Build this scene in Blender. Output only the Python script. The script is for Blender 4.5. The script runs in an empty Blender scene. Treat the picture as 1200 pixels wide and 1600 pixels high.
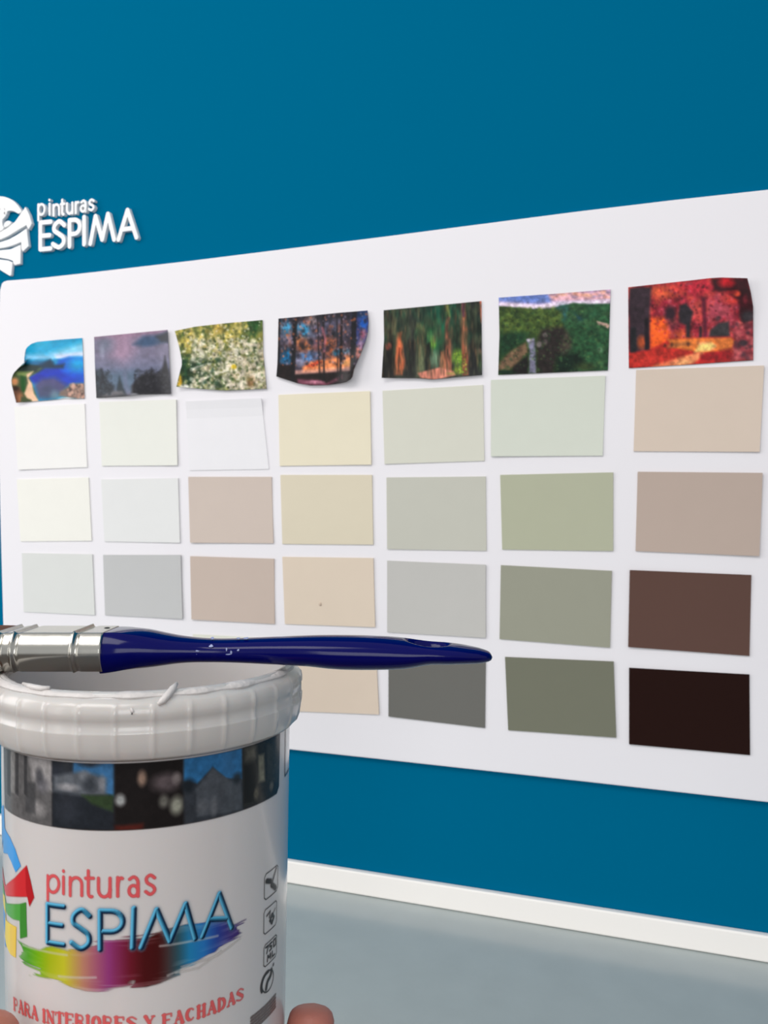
import bpy, bmesh, math, random
import numpy as np
from mathutils import Vector, Matrix

# ---------------------------------------------------------------- camera, world, lights
sc = bpy.context.scene
col = sc.collection
F = 1350.0                      # focal length in pixels of the 1200x1600 frame
YAW = math.radians(20.4)
CAM = Vector((0.0, -0.75, 1.25))
FWD = Vector((-math.sin(YAW), math.cos(YAW), 0))
RGT = Vector((math.cos(YAW), math.sin(YAW), 0))
cd = bpy.data.cameras.new('camera'); cam = bpy.data.objects.new('camera', cd); col.objects.link(cam)
cam.location = CAM; cam.rotation_euler = (math.pi/2, 0, YAW)
cd.sensor_width = 36; cd.lens = 36*F/1600; cd.clip_start = 0.01
cd.dof.use_dof = True; cd.dof.focus_distance = 0.33; cd.dof.aperture_fstop = 34
sc.camera = cam
sc.view_settings.view_transform = 'Standard'; sc.view_settings.look = 'None'
sc.view_settings.gamma = 1; sc.view_settings.use_curve_mapping = False
sc.view_settings.exposure = 0.0

w = bpy.data.worlds.new('world'); sc.world = w; w.use_nodes = True
w.node_tree.nodes['Background'].inputs[0].default_value = (0.93, 0.96, 1.0, 1)
w.node_tree.nodes['Background'].inputs[1].default_value = 0.55

def area(name, loc, target, sx, sy, power, color=(1, 1, 1)):
    l = bpy.data.lights.new(name, 'AREA'); l.shape = 'RECTANGLE'; l.size = sx; l.size_y = sy
    l.energy = power; l.color = color
    o = bpy.data.objects.new(name, l); col.objects.link(o); o.location = loc
    o.rotation_euler = (Vector(target)-Vector(loc)).to_track_quat('-Z', 'Y').to_euler()
    return o
area('window_daylight', (-1.9, -1.0, 1.75), (-0.7, 0, 1.3), 0.8, 1.3, 11.5, (1.0, 0.985, 0.98))
area('ceiling_lamp', (-0.5, -1.5, 2.45), (-0.4, -0.3, 1.0), 1.2, 0.6, 14, (1.0, 0.97, 0.95))
area('glass_door', (-1.45, -2.75, 1.3), (-0.19, -0.49, 1.2), 0.22, 1.7, 4, (1.0, 0.98, 0.95))
area('front_fill', (1.1, -3.8, 1.6), (-0.3, -0.4, 1.25), 1.3, 1.4, 27, (0.97, 0.98, 1.0))  # unseen area light behind the camera, added as frontal fill for the tub

# ---------------------------------------------------------------- helpers
def lin(c):
    c = np.asarray(c, float)/255.0
    return np.where(c <= 0.04045, c/12.92, ((c+0.055)/1.055)**2.4)
def mat(name, rgb, rough=0.5, metal=0.0, spec=0.5, coat=0.0, sss=0.0, bump=None, var=None):
    m = bpy.data.materials.new(name); m.use_nodes = True
    nt = m.node_tree; b = nt.nodes['Principled BSDF']
    c = tuple(lin(rgb))+(1,)
    b.inputs['Base Color'].default_value = c
    b.inputs['Roughness'].default_value = rough; b.inputs['Metallic'].default_value = metal
    b.inputs['Specular IOR Level'].default_value = spec
    b.inputs['Coat Weight'].default_value = coat; b.inputs['Coat Roughness'].default_value = 0.08
    if sss:
        b.inputs['Subsurface Weight'].default_value = sss
        b.inputs['Subsurface Radius'].default_value = (0.01, 0.006, 0.004)
        b.inputs['Subsurface Scale'].default_value = 0.6
    if var or bump:
        tc = nt.nodes.new('ShaderNodeTexCoord'); n = nt.nodes.new('ShaderNodeTexNoise')
        nt.links.new(tc.outputs['Object'], n.inputs['Vector'])
        n.inputs['Scale'].default_value = (var or bump)[0]; n.inputs['Detail'].default_value = 4
        if var:
            mx = nt.nodes.new('ShaderNodeMix'); mx.data_type = 'RGBA'
            mx.inputs['A'].default_value = tuple(lin(np.array(rgb)*(1-var[1])))+(1,)
            mx.inputs['B'].default_value = tuple(lin(np.minimum(255, np.array(rgb)*(1+var[1]))))+(1,)
            nt.links.new(n.outputs['Fac'], mx.inputs['Factor']); nt.links.new(mx.outputs['Result'], b.inputs['Base Color'])
        if bump:
            n2 = nt.nodes.new('ShaderNodeTexNoise'); n2.inputs['Scale'].default_value = bump[0]
            nt.links.new(tc.outputs['Object'], n2.inputs['Vector'])
            bp = nt.nodes.new('ShaderNodeBump'); bp.inputs['Strength'].default_value = bump[1]; bp.inputs['Distance'].default_value = bump[2]
            nt.links.new(n2.outputs['Fac'], bp.inputs['Height']); nt.links.new(bp.outputs['Normal'], b.inputs['Normal'])
    return m
def print_mat(name, rough, alpha=False, coat=0.0):
    m = bpy.data.materials.new(name); m.use_nodes = True; nt = m.node_tree
    b = nt.nodes['Principled BSDF']; b.inputs['Roughness'].default_value = rough
    b.inputs['Coat Weight'].default_value = coat; b.inputs['Coat Roughness'].default_value = 0.1
    b.inputs['Specular IOR Level'].default_value = 0.2
    a = nt.nodes.new('ShaderNodeAttribute'); a.attribute_name = 'ink'
    nt.links.new(a.outputs['Color'], b.inputs['Base Color'])
    if alpha: nt.links.new(a.outputs['Alpha'], b.inputs['Alpha'])
    return m
def mesh_obj(name, verts, faces, m, parent=None, smooth=True):
    me = bpy.data.meshes.new(name); me.from_pydata([tuple(v) for v in verts], [], faces); me.update()
    me.materials.append(m)
    if smooth: me.polygons.foreach_set('use_smooth', [True]*len(me.polygons))
    o = bpy.data.objects.new(name, me); col.objects.link(o)
    if parent: o.parent = parent
    return o
def bm_obj(name, bm, m, parent=None, smooth=False):
    bmesh.ops.recalc_face_normals(bm, faces=bm.faces)
    me = bpy.data.meshes.new(name); bm.to_mesh(me); bm.free(); me.materials.append(m)
    if smooth: me.polygons.foreach_set('use_smooth', [True]*len(me.polygons))
    o = bpy.data.objects.new(name, me); col.objects.link(o)
    if parent: o.parent = parent
    return o
def box_bm(x0, x1, y0, y1, z0, z1, bev=0):
    bm = bmesh.new(); r = bmesh.ops.create_cube(bm, size=1)
    for v in bm.verts:
        v.co = Vector((x0+(v.co.x+.5)*(x1-x0), y0+(v.co.y+.5)*(y1-y0), z0+(v.co.z+.5)*(z1-z0)))
    if bev: bmesh.ops.bevel(bm, geom=list(bm.edges), offset=bev, segments=3, affect='EDGES', profile=0.5)
    return bm
def tag(o, label, cat, group=None):
    o['label'] = label; o['category'] = cat
    if group: o['group'] = group
    return o
def struct(o): o['kind'] = 'structure'; return o
def empty(name, loc):
    o = bpy.data.objects.new(name, None); col.objects.link(o); o.location = loc; o.empty_display_size = 0.02
    return o
def adopt(o, parent):
    """parent keeping the world position (children authored in world coordinates)"""
    o.parent = parent; o.matrix_parent_inverse = Matrix.Translation(-Vector(parent.location)); return o
def wall_at(px, py, dep=0.0):
    """point of the plane dep in front of the wall (y=-dep) at a place measured on the photo"""
    d = FWD + RGT*((px-600)/F) + Vector((0, 0, -(py-800)/F))
    t = (-dep-CAM.y)/d.y
    return CAM + d*t
def camspace(X, Yd, Z):          # right, down, forward of the camera -> world
    return CAM + RGT*X + FWD*Z - Vector((0, 0, Yd))
def smooth_poly(pts, n=6, closed=False):
    """Catmull-Rom through 2D points"""
    out = []; P = [np.array(p, float) for p in pts]; N = len(P)
    rng = range(N if closed else N-1)
    for i in rng:
        p0 = P[(i-1) % N] if closed or i > 0 else P[0]
        p1 = P[i]; p2 = P[(i+1) % N]; p3 = P[(i+2) % N] if closed or i+2 < N else P[-1]
        for k in range(n):
            t = k/n
            out.append(tuple(0.5*((2*p1)+(-p0+p2)*t+(2*p0-5*p1+4*p2-p3)*t*t+(-p0+3*p1-3*p2+p3)*t**3)))
    if not closed: out.append(tuple(P[-1]))
    return out

# ---------------------------------------------------------------- print painter
class Ras:
    """small raster of a printed picture, authored in its own units"""
    def __init__(s, x0, y0, x1, y1, step, colr=None):
        s.x0, s.y0, s.step = x0, y0, step
        s.nx = int((x1-x0)/step)+1; s.ny = int((y1-y0)/step)+1
        s.X, s.Y = np.meshgrid(x0+np.arange(s.nx)*step, y0+np.arange(s.ny)*step)
        s.C = np.zeros((s.ny, s.nx, 3)); s.A = np.zeros((s.ny, s.nx))
        if colr is not None: s.C[:] = colr; s.A[:] = 1
    def mix(s, m, c):
        m = np.clip(m, 0, 1)
        c = np.asarray(c, float)
        na = m+s.A*(1-m); safe = np.maximum(na, 1e-6)
        s.C = (s.C*(s.A*(1-m)/safe)[..., None] + c*(m/safe)[..., None]); s.A = na
    def blob(s, cx, cy, rx, ry, c, a=1.0, soft=.35):
        d = np.sqrt(((s.X-cx)/rx)**2+((s.Y-cy)/ry)**2)
        s.mix(a*np.clip((1+soft-d)/(2*soft), 0, 1), c)
    def pdist(s, pts, closed=True):
        n = len(pts); best = np.full(s.X.shape, 1e9); ins = np.zeros(s.X.shape, bool)
        for i in range(n if closed else n-1):
            ax, ay = pts[i]; bx, by = pts[(i+1) % n]
            dx, dy = bx-ax, by-ay; L = dx*dx+dy*dy+1e-12
            t = np.clip(((s.X-ax)*dx+(s.Y-ay)*dy)/L, 0, 1)
            d = np.hypot(s.X-ax-t*dx, s.Y-ay-t*dy); best = np.minimum(best, d)
            if closed and ay != by:
                c = ((s.Y < ay) != (s.Y < by)) & (s.X < (bx-ax)*(s.Y-ay)/(by-ay)+ax); ins ^= c
        return best, ins
    def poly(s, pts, c, soft=8, a=1.0, tex=None):
        d, ins = s.pdist(pts); sd = np.where(ins, d, -d)
        m = np.clip(.5+sd/(2*soft), 0, 1)*a
        if tex is not None: m = m*tex
        s.mix(m, c)
    def line(s, pts, wd, c, soft=4, a=1.0):
        d, _ = s.pdist(pts, False); s.mix(np.clip(.5+(wd/2-d)/(2*soft), 0, 1)*a, c)
    def noise(s, seed, sx, sy, oct=3):
        rs = np.random.RandomState(seed); out = np.zeros(s.X.shape); amp = 1; tot = 0
        for o in range(oct):
            gx = (s.X-s.x0)/(sx/2**o); gy = (s.Y-s.y0)/(sy/2**o)
            g = rs.rand(int(gy.max())+3, int(gx.max())+3)
            ix = gx.astype(int); iy = gy.astype(int); fx = gx-ix; fy = gy-iy
            fx = fx*fx*(3-2*fx); fy = fy*fy*(3-2*fy)
            v = (g[iy, ix]*(1-fx)+g[iy, ix+1]*fx)*(1-fy)+(g[iy+1, ix]*(1-fx)+g[iy+1, ix+1]*fx)*fy
            out += amp*v; tot += amp; amp *= .55
        return out/tot
    def speck(s, seed, n, box, r, cols, a=.9, asp=1.0, soft=.5):
        rd = random.Random(seed)
        for i in range(n):
            cx = rd.uniform(box[0], box[2]); cy = rd.uniform(box[1], box[3]); q = r*rd.uniform(.5, 1.3)
            c = rd.choice(cols)
            x0 = max(0, int((cx-q*2-s.x0)/s.step)); x1 = min(s.nx, int((cx+q*2-s.x0)/s.step)+2)
            y0 = max(0, int((cy-q*asp*2-s.y0)/s.step)); y1 = min(s.ny, int((cy+q*asp*2-s.y0)/s.step)+2)
            if x1 <= x0 or y1 <= y0: continue
            d = np.sqrt(((s.X[y0:y1, x0:x1]-cx)/q)**2+((s.Y[y0:y1, x0:x1]-cy)/(q*asp))**2)
            m = (np.clip((1+soft-d)/(2*soft), 0, 1)*a)[..., None]
            s.C[y0:y1, x0:x1] = s.C[y0:y1, x0:x1]*(1-m)+np.array(c, float)*m
    def modulate(s, n, k, ymin=None):
        s.C = np.clip(s.C*(1+k*(n-.5)*2)[..., None], 0, 255)
    def sample(s, x, y):
        gx = np.clip((x-s.x0)/s.step, 0, s.nx-1.001); gy = np.clip((y-s.y0)/s.step, 0, s.ny-1.001)
        ix = gx.astype(int); iy = gy.astype(int); fx = (gx-ix)[..., None]; fy = (gy-iy)[..., None]
        return (s.C[iy, ix]*(1-fx)+s.C[iy, ix+1]*fx)*(1-fy)+(s.C[iy+1, ix]*(1-fx)+s.C[iy+1, ix+1]*fx)*fy
def set_ink(me, rgb, alpha=None):
    a = me.color_attributes.new('ink', 'FLOAT_COLOR', 'POINT')
    L = lin(rgb); al = np.ones(len(L)) if alpha is None else alpha
    a.data.foreach_set('color', np.concatenate([L, al[:, None]], 1).astype(np.float32).ravel())

# ---------------------------------------------------------------- materials
M_wall = mat('teal_wall_paint', (0, 101, 138), 0.7, spec=0.0, bump=(900, 0.06, 0.0006))
M_board = mat('white_board', (235, 232, 235), 0.5, spec=0.2)
M_trim = mat('white_trim', (252, 247, 241), 0.4)
M_counter = mat('grey_counter', (170, 179, 178), 0.2, spec=0.5, var=(35, 0.03), bump=(400, 0.08, 0.0005))
M_floor = mat('floor_tiles', (96, 88, 82), 0.5, var=(2, 0.1))
M_cab = mat('white_cabinet', (215, 212, 208), 0.45)
M_sign = mat('white_acrylic', (240, 240, 240), 0.35)
M_plastic = mat('white_plastic', (215, 209, 206), 0.2, coat=0.35, sss=0.15)
M_collar = mat('milky_plastic', (204, 199, 194), 0.27, coat=0.2, sss=0.35, var=(60, 0.03))
M_crust = mat('dried_white_paint', (212, 206, 202), 0.45, var=(150, 0.06), bump=(350, 0.5, 0.001))
M_chrome = mat('ferrule_metal', (194, 191, 182), 0.2, metal=1.0, bump=(90, 0.15, 0.0008))
M_chrome_d = mat('nail_metal', (70, 66, 62), 0.4, metal=1.0)
M_blue = mat('cobalt_gloss', (0, 2, 84), 0.12, coat=0.0, spec=0.2)
M_brist = mat('brown_bristle', (120, 82, 62), 0.6, var=(400, 0.35))
M_splat = mat('white_paint_splash', (150, 158, 200), 0.4)
M_skin = mat('skin', (186, 116, 100), 0.5, sss=0.35, var=(90, 0.10), bump=(700, 0.25, 0.0006))
M_nail = mat('nail', (205, 150, 140), 0.25, coat=0.4)
M_card = {}
M_print = print_mat('printed_photo', 0.3)
M_label = print_mat('label_ink', 0.22, alpha=True, coat=0.3)

# ---------------------------------------------------------------- the setting
def plane_box(name, *a, m=None, bev=0): return struct(bm_obj(name, box_bm(*a, bev=bev), m))
plane_box('wall_back', -4.0, 2.2, 0.0, 0.12, 0.0, 2.7, m=M_wall)
plane_box('floor', -6.0, 5.0, -8.0, 0.12, -0.05, 0.0, m=M_floor)
RT = 0.007                                               # rail thickness
zc = wall_at(800, 1438.5, RT).z                          # worktop height
zr = wall_at(800, 1400.5, RT).z                          # rail top height
plane_box('trim_1', -3.9, 2.1, -RT, 0.0, zc, zr, m=M_trim, bev=0.0015)
ct = empty('counter', (-0.9, -0.25, 0))
tag(ct, 'grey worktop counter running along the foot of the teal wall', 'counter')
adopt(bm_obj('worktop', box_bm(-3.9, 2.1, -0.46, -0.0005, zc-0.03, zc-0.0004, 0.002), M_counter), ct)
adopt(bm_obj('cabinet_body', box_bm(-3.88, 2.08, -0.43, -0.0005, 0.0, zc-0.03), M_cab), ct)

# ---------------------------------------------------------------- board
BT = 0.006
def slab_from_outline(name, pts, back, front, m, bev=0.0008):
    bm = bmesh.new(); vs = [bm.verts.new((p.x, -front, p.z)) for p in pts]
    f = bm.faces.new(vs); bm.normal_update()
    r = bmesh.ops.extrude_face_region(bm, geom=[f])
    for v in [g for g in r['geom'] if isinstance(g, bmesh.types.BMVert)]: v.co.y = -back
    bmesh.ops.recalc_face_normals(bm, faces=bm.faces)
    if bev:
        es = [e for e in bm.edges if all(abs(v.co.y+front) < 1e-7 for v in e.verts)]
        bmesh.ops.bevel(bm, geom=es, offset=bev, segments=2, affect='EDGES')
    return bm_obj(name, bm, m)
top = [(2, 443), (5, 440), (10, 438.3), (60, 434.5), (150, 424.5), (300, 407), (600, 369.5), (900, 330.5), (1050, 312.5), (1200, 296), (1290, 287)]
bot = [(1290, 1263), (1184, 1252), (890, 1219), (580, 1185), (455, 1171.5), (300, 1155), (150, 1139), (20, 1125), (10, 1123), (6, 1118)]
lef = [(4.5, 980), (1.2, 860), (-2.5, 700), (-4, 560), (-1, 455)]
board = slab_from_outline('display_board', [wall_at(x, y, BT) for x, y in top+bot+lef], 0.0, BT, M_board)
tag(board, 'large white display board mounted on the teal wall, carrying photos and paint cards', 'board')

# ---------------------------------------------------------------- paint cards
CARDS = [
 ((22,636),(132,631),(136,730),(28,734),(246,244,240),'off-white paint card just below the blue coast photo'),
 ((155,628),(275,624),(277,727),(159,728),(238,238,229),'faint ivory paint card just below the misty purple photo'),
 ((290,627),(408,622),(420,733),(296,735),(240,238,240),'plain white paint card just below the daisy meadow photo'),
 ((435,617),(578,611),(580,726),(437,728),(230,221,196),'light cream-yellow paint card just below the orange sunset forest photo'),
 ((597.6,610.6),(754.6,601.3),(756.7,720),(600.7,725),(214,213,199),'pale greenish-grey paint card just below the tall redwood path photo'),
 ((767,593.6),(945.8,586.9),(941.6,712),(767,713),(212,216,203),'very pale mint paint card just below the waterfall photo'),
 ((994,578),(1194,571),(1187,706),(990,705),(215,198,182),'light beige paint card just below the red autumn road photo'),
 ((26,749),(138,746),(143,845),(32,846),(245,243,234),'warm off-white paint card, second below the blue coast photo'),
 ((158,749),(278,747),(281,848),(163,846),(227,227,225),'very light grey paint card, second below the misty purple photo'),
 ((294,745),(424,745),(427,849),(297,848),(205,190,179),'rosy beige paint card, second below the daisy meadow photo'),
 ((438,742),(581,742),(583,851),(441,850),(218,208,185),'sandy yellow paint card, second below the orange sunset forest photo'),
 ((603.8,746),(758.8,744.4),(760,860.7),(604.8,858),(196,195,183),'grey-green paint card, second below the tall redwood path photo'),
 ((781.5,742),(958,738),(958,861),(784.6,858.6),(179,181,157),'sage green paint card, second below the waterfall photo'),
 ((996.4,737),(1191.7,738.8),(1186.6,869),(993,861),(187,169,157),'dusty pinkish-taupe paint card, second below the red autumn road photo'),
 ((34,864),(144,866),(148,961),(37,956),(218,219,215),'light grey paint card, third below the blue coast photo'),
 ((161,867),(282,867),(285,967),(164,961),(193,193,192),'mid grey paint card, third below the misty purple photo'),
 ((297,869),(428,873),(429,975),(299,968),(199,182,170),'brownish beige paint card, third below the daisy meadow photo'),
 ((441,870),(583,872),(586,980),(445,975),(221,205,186),'peachy beige paint card with a tiny mark, third below the orange sunset forest photo'),
 ((604.8,876),(758.8,882.4),(758.8,996.6),(604.8,987.8),(194,192,187),'neutral light grey paint card, third below the tall redwood path photo'),
 ((782.5,883),(956,892),(953,1012),(780.5,998.6),(155,155,139),'olive grey paint card, third below the waterfall photo'),
 ((984,890.7),(1174,898.4),(1171,1025),(981.5,1011),(95,70,62),'reddish brown paint card above the near-black brown card'),
 ((301,991),(434,998),(438,1098),(305,1090),(224,223,210),'pale greenish-cream paint card mostly hidden behind the blue brush handle'),
 ((449,1003),(587,1010),(592,1116.5),(452,1111),(219,202,184),'warm beige paint card beside the rim of the tub, under the brush handle'),
 ((607,1011),(759,1021),(757.7,1137.6),(606.9,1119.5),(110,109,104),'dark grey paint card behind the tip of the brush handle'),
 ((789,1026.5),(958.7,1033.7),(962.8,1152.6),(794,1141),(118,119,103),'dark olive green paint card at the bottom of the waterfall column'),
 ((983,1043.5),(1171,1054),(1172,1180),(983,1163),(34,13,8),'near-black brown paint card in the bottom right of the board'),
]
CT = 0.0009
def grid_sheet(name, edge_fn, nx, ny, lift_fn, base, thick, m, colour_fn=None, parent=None):
    """solid sheet with front grid, back grid and rim; edge_fn(a,b)->photo place, lift off the board"""
    A, B = np.meshgrid(np.linspace(0, 1, nx), np.linspace(0, 1, ny))
    P = edge_fn(A, B)                                        # (ny,nx,2)
    lift = lift_fn(A, B)
    V = np.zeros((ny, nx, 3))
    for j in range(ny):
        for i in range(nx):
            V[j, i] = wall_at(P[j, i, 0], P[j, i, 1], base+thick+lift[j, i])
    Bk = V.copy(); Bk[..., 1] += thick
    verts = np.concatenate([V.reshape(-1, 3), Bk.reshape(-1, 3)]); n = nx*ny
    idx = np.arange(n).reshape(ny, nx)
    faces = [(idx[j, i], idx[j+1, i], idx[j+1, i+1], idx[j, i+1]) for j in range(ny-1) for i in range(nx-1)]
    faces += [(n+a, n+d, n+c, n+b) for a, b, c, d in faces]
    rim = list(idx[0, :])+list(idx[1:, -1])+list(idx[-1, -2::-1])+list(idx[-2:0:-1, 0])
    faces += [(rim[k], rim[(k+1) % len(rim)], n+rim[(k+1) % len(rim)], n+rim[k]) for k in range(len(rim))]
    faces = [tuple(int(q) for q in f) for f in faces]
    o = mesh_obj(name, verts, faces, m, parent, smooth=False)
    if colour_fn is not None:
        c = colour_fn(P.reshape(-1, 2)); set_ink(o.data, np.concatenate([c, np.full_like(c, 235.0)]))
    return o
rd = random.Random(5)
for k, (tl, tr, br, bl, c, lab) in enumerate(CARDS):
    if min(c) > 225: c = tuple(q*.975 for q in c)      # whites kept at the board's own level
    def edge(A, B, q=(tl, tr, br, bl)):
        T = [np.array(p, float) for p in q]
        return (T[0]*((1-A)*(1-B))[..., None]+T[1]*(A*(1-B))[..., None]+T[2]*(A*B)[..., None]+T[3]*((1-A)*B)[..., None])
    bow = rd.uniform(0.0002, 0.0010); cx = rd.choice([0, 1])
    if 'plain white' in lab: lf = lambda A, B: 0.0022*np.clip(1-B/.25, 0, 1)**1.5
    else: lf = lambda A, B, bow=bow, cx=cx: bow*np.abs(A-cx)**3*0.9 + bow*0.5*np.abs(B-.5)**2*4
    m = mat('card_%s' % lab.split(' paint')[0].replace(' ', '_').replace(',', ''), c, 0.55, spec=0.1, var=(60, 0.008), bump=(600, 0.1, 0.0004))
    o = grid_sheet('paint_card', edge, 9, 9, lf, BT, CT, m)
    tag(o, lab, 'paint card', 'paint cards in rows on the white board')
    if 'tiny mark' in lab:
        bm = bmesh.new(); ring = [wall_at(500+math.cos(t)*2.6, 944+math.sin(t)*3.2, BT+CT+.0008) for t in np.linspace(0, 2*math.pi, 13)[:-1]]
        bmesh.ops.create_uvsphere(bm, u_segments=10, v_segments=6, radius=0.0016)
        p = wall_at(500, 944, BT+CT+.0006)
        for v in bm.verts: v.co = Vector((v.co.x*.8, v.co.y*.3, v.co.z*1.1))+p
        d = bm_obj('paint_blob', bm, mat('blob', (205, 185, 165), .4), o, True)

# ---------------------------------------------------------------- landscape photos
def boundary(pts, n):
    P = np.array(pts, float); L = np.concatenate([[0], np.cumsum(np.hypot(*np.diff(P, axis=0).T))]); t = np.linspace(0, L[-1], n)
    return np.stack([np.interp(t, L, P[:, 0]), np.interp(t, L, P[:, 1])], 1)
def coons(T, R, Bt, Lf):
    """top l->r, right t->b, bottom l->r, left t->b"""
    def f(A, B):
        ny, nx = A.shape
        t = boundary(T, nx); b = boundary(Bt, nx); l = boundary(Lf, ny); r = boundary(R, ny)
        a = A[..., None]; q = B[..., None]
        return ((1-q)*t[None]+q*b[None]+(1-a)*l[:, None]+a*r[:, None]
                -((1-a)*(1-q)*t[0]+a*(1-q)*t[-1]+(1-a)*q*b[0]+a*q*b[-1]))
    return f
def zoomset(ox, oy, s, pts): return [(ox+x/s, oy+y/s) for x, y in pts]

def pic_coast():
    r = Ras(0, 0, 1150, 1114, 8, (0, 150, 200))
    r.poly([(200,0),(1150,0),(1150,250),(200,300)], (0,152,196), 90)
    r.poly([(200,120),(560,100),(560,300),(200,330)], (20,170,205), 80, .6)
    r.poly([(580,350),(1100,190),(1100,420),(600,460)], (130,205,235), 45)
    r.poly([(250,370),(640,370),(680,450),(250,460)], (130,195,230), 40)
    r.poly([(650,380),(1100,330),(1100,410),(660,440)], (210,220,245), 25)
    r.poly([(230,460),(700,450),(700,560),(230,560)], (0,95,140), 25)
    r.poly([(640,440),(760,450),(730,540),(640,500)], (0,135,190), 22)
    r.poly([(700,450),(840,405),(1060,415),(1070,760),(700,760),(640,600)], (0,88,205), 25)
    r.blob(960,510,130,90,(0,160,215),.9,.6)
    r.poly([(450,560),(700,540),(760,620),(900,720),(800,800),(380,760),(310,690)], (0,45,175), 30)
    r.blob(420,700,120,60,(0,25,160),.8,.5)
    r.blob(860,720,160,70,(20,60,190),.7,.6)
    r.poly([(200,560),(430,520),(590,440),(650,520),(780,500),(760,560),(520,560),(430,620),(240,600)], (5,45,70), 22)
    r.poly([(470,700),(640,680),(820,790),(760,900),(440,960),(370,780)], (75,70,115), 40)
    r.blob(560,880,150,110,(60,70,100),.8,.5); r.blob(650,920,60,60,(110,140,150),.7,.6)
    r.poly([(50,560),(230,510),(480,560),(380,640),(300,680),(340,760),(420,980),(60,1100)], (70,85,50), 15)
    r.poly([(120,590),(250,500),(450,530),(400,610)], (6,35,30), 18)
    r.poly([(150,620),(360,600),(300,680),(150,650)], (120,140,75), 18)
    r.poly([(190,660),(260,680),(250,880),(200,860)], (30,80,30), 15)
    r.poly([(270,640),(360,600),(290,690),(340,760),(370,900),(440,1010),(300,1010),(240,900),(290,760)], (235,190,155), 12)
    r.blob(110,740,45,50,(210,140,90),1,.5); r.poly([(70,800),(180,820),(230,960),(180,1050),(60,1050)], (95,60,40), 25)
    r.blob(185,960,40,60,(180,120,80),.7,.6); r.blob(120,830,40,30,(40,22,10),.9,.5)
    r.poly([(200,940),(330,980),(350,1020),(190,1020)], (70,80,50), 12)
    r.poly([(720,870),(900,760),(1080,760),(1080,980),(860,970),(700,930)], (125,105,95), 20)
    r.speck(3, 90, (820,770,1060,960), 18, [(190,140,120),(60,45,45),(150,120,105),(210,165,145)], .6)
    r.blob(800,985,110,32,(232,230,228),1,.3)
    r.modulate(r.noise(1,90,60), .12); return r
def pic_mist():
    r = Ras(0, 0, 1150, 1114, 8, (122,116,138))
    r.poly([(290,100),(560,100),(600,400),(470,620),(300,500)], (160,132,155), 90)
    r.poly([(0,100),(1150,100),(1150,200),(0,260)], (150,118,140), 35, .8)
    r.blob(220,330,90,80,(95,105,120),.6,.8); r.blob(165,420,30,70,(160,165,185),.6,.8)
    r.poly([(580,330),(720,210),(900,200),(1060,150),(1060,290),(900,330),(720,360)], (68,85,112), 30)
    r.poly([(880,220),(1060,150),(1060,300),(960,290)], (48,52,60), 22)
    r.blob(780,300,90,40,(65,92,125),.7,.7)
    r.poly([(60,600),(1150,560),(1150,900),(60,900)], (102,112,138), 110, .7)
    r.poly([(200,700),(640,680),(600,960),(220,960)], (82,104,124), 60, .8)
    r.poly([(60,680),(120,700),(160,650),(200,720),(260,830),(330,880),(330,1100),(60,1100)], (38,42,50), 22)
    r.poly([(360,930),(400,750),(450,900),(520,1060),(340,1060)], (42,52,60), 18)
    r.poly([(560,880),(650,760),(740,720),(800,700),(830,640),(860,710),(950,700),(985,600),(1010,480),(1040,600),(1080,760),(1100,1000),(560,1010)], (36,35,40), 20)
    r.poly([(440,740),(490,600),(520,900),(500,960),(460,900)], (112,118,145), 20, .6)
    r.poly([(180,1000),(300,950),(440,950),(470,1000),(300,1030),(150,1050)], (100,98,102), 16)
    r.poly([(60,1020),(1100,960),(1100,1100),(60,1100)], (52,50,52), 20, .6)
    r.blob(600,1000,50,20,(150,150,155),.8,.5)
    r.speck(3, 160, (60,660,300,1000), 16, [(34,38,44),(60,70,80)], .4); r.speck(4, 260, (600,660,1090,960), 16, [(30,30,34),(58,58,64)], .4)
    r.modulate(r.noise(2,60,60), .14); return r
def pic_daisies():
    r = Ras(0, 0, 1200, 1012, 7, (112,118,72))
    r.poly([(0,80),(1200,60),(1200,380),(0,420)], (138,135,66), 80)
    r.poly([(130,560),(420,560),(500,900),(150,920)], (30,68,40), 60)
    r.poly([(300,780),(700,790),(640,930),(150,930)], (36,50,30), 40)
    r.poly([(930,110),(1090,110),(1000,320),(950,260)], (40,82,38), 30); r.blob(1060,580,60,110,(50,85,45),.9,.5)
    r.speck(11, 260, (60,100,1140,950), 30, [(54,84,44),(70,92,52),(34,52,30),(120,120,60)], .6, 1.3)
    r.speck(12, 300, (60,120,900,480), 24, [(190,175,105),(205,190,130),(160,150,70),(88,98,46),(214,188,96)], .62, 1.3)
    r.speck(13, 340, (250,330,1130,930), 27, [(222,214,190),(205,196,165),(230,224,205),(150,150,115),(196,180,150)], .68, .9)
    r.speck(14, 60, (140,560,620,920), 26, [(200,200,180),(30,50,30),(25,60,38)], .7)
    r.speck(15, 130, (680,380,1130,930), 26, [(225,212,190),(214,200,180),(190,170,140)], .6)
    r.blob(755,660,32,28,(222,190,50),1,.3); r.blob(570,220,50,60,(200,165,70),.7,.6)
    r.poly([(90,880),(120,740),(150,800),(140,890)], (190,150,40), 12)
    r.blob(950,840,45,60,(125,88,50),.8,.5); r.blob(170,890,50,25,(225,222,212),.9,.4)
    r.line([(250,700),(330,660),(480,620)], 24, (190,190,175), 8, .7); r.line([(350,830),(480,760),(690,700)], 26, (215,205,185), 8, .7)
    r.speck(16, 500, (60,100,1140,930), 12, [(40,56,30),(230,224,200),(120,120,60),(70,90,48)], .6)
    r.modulate(r.noise(3,30,30), .36); return r
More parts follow.
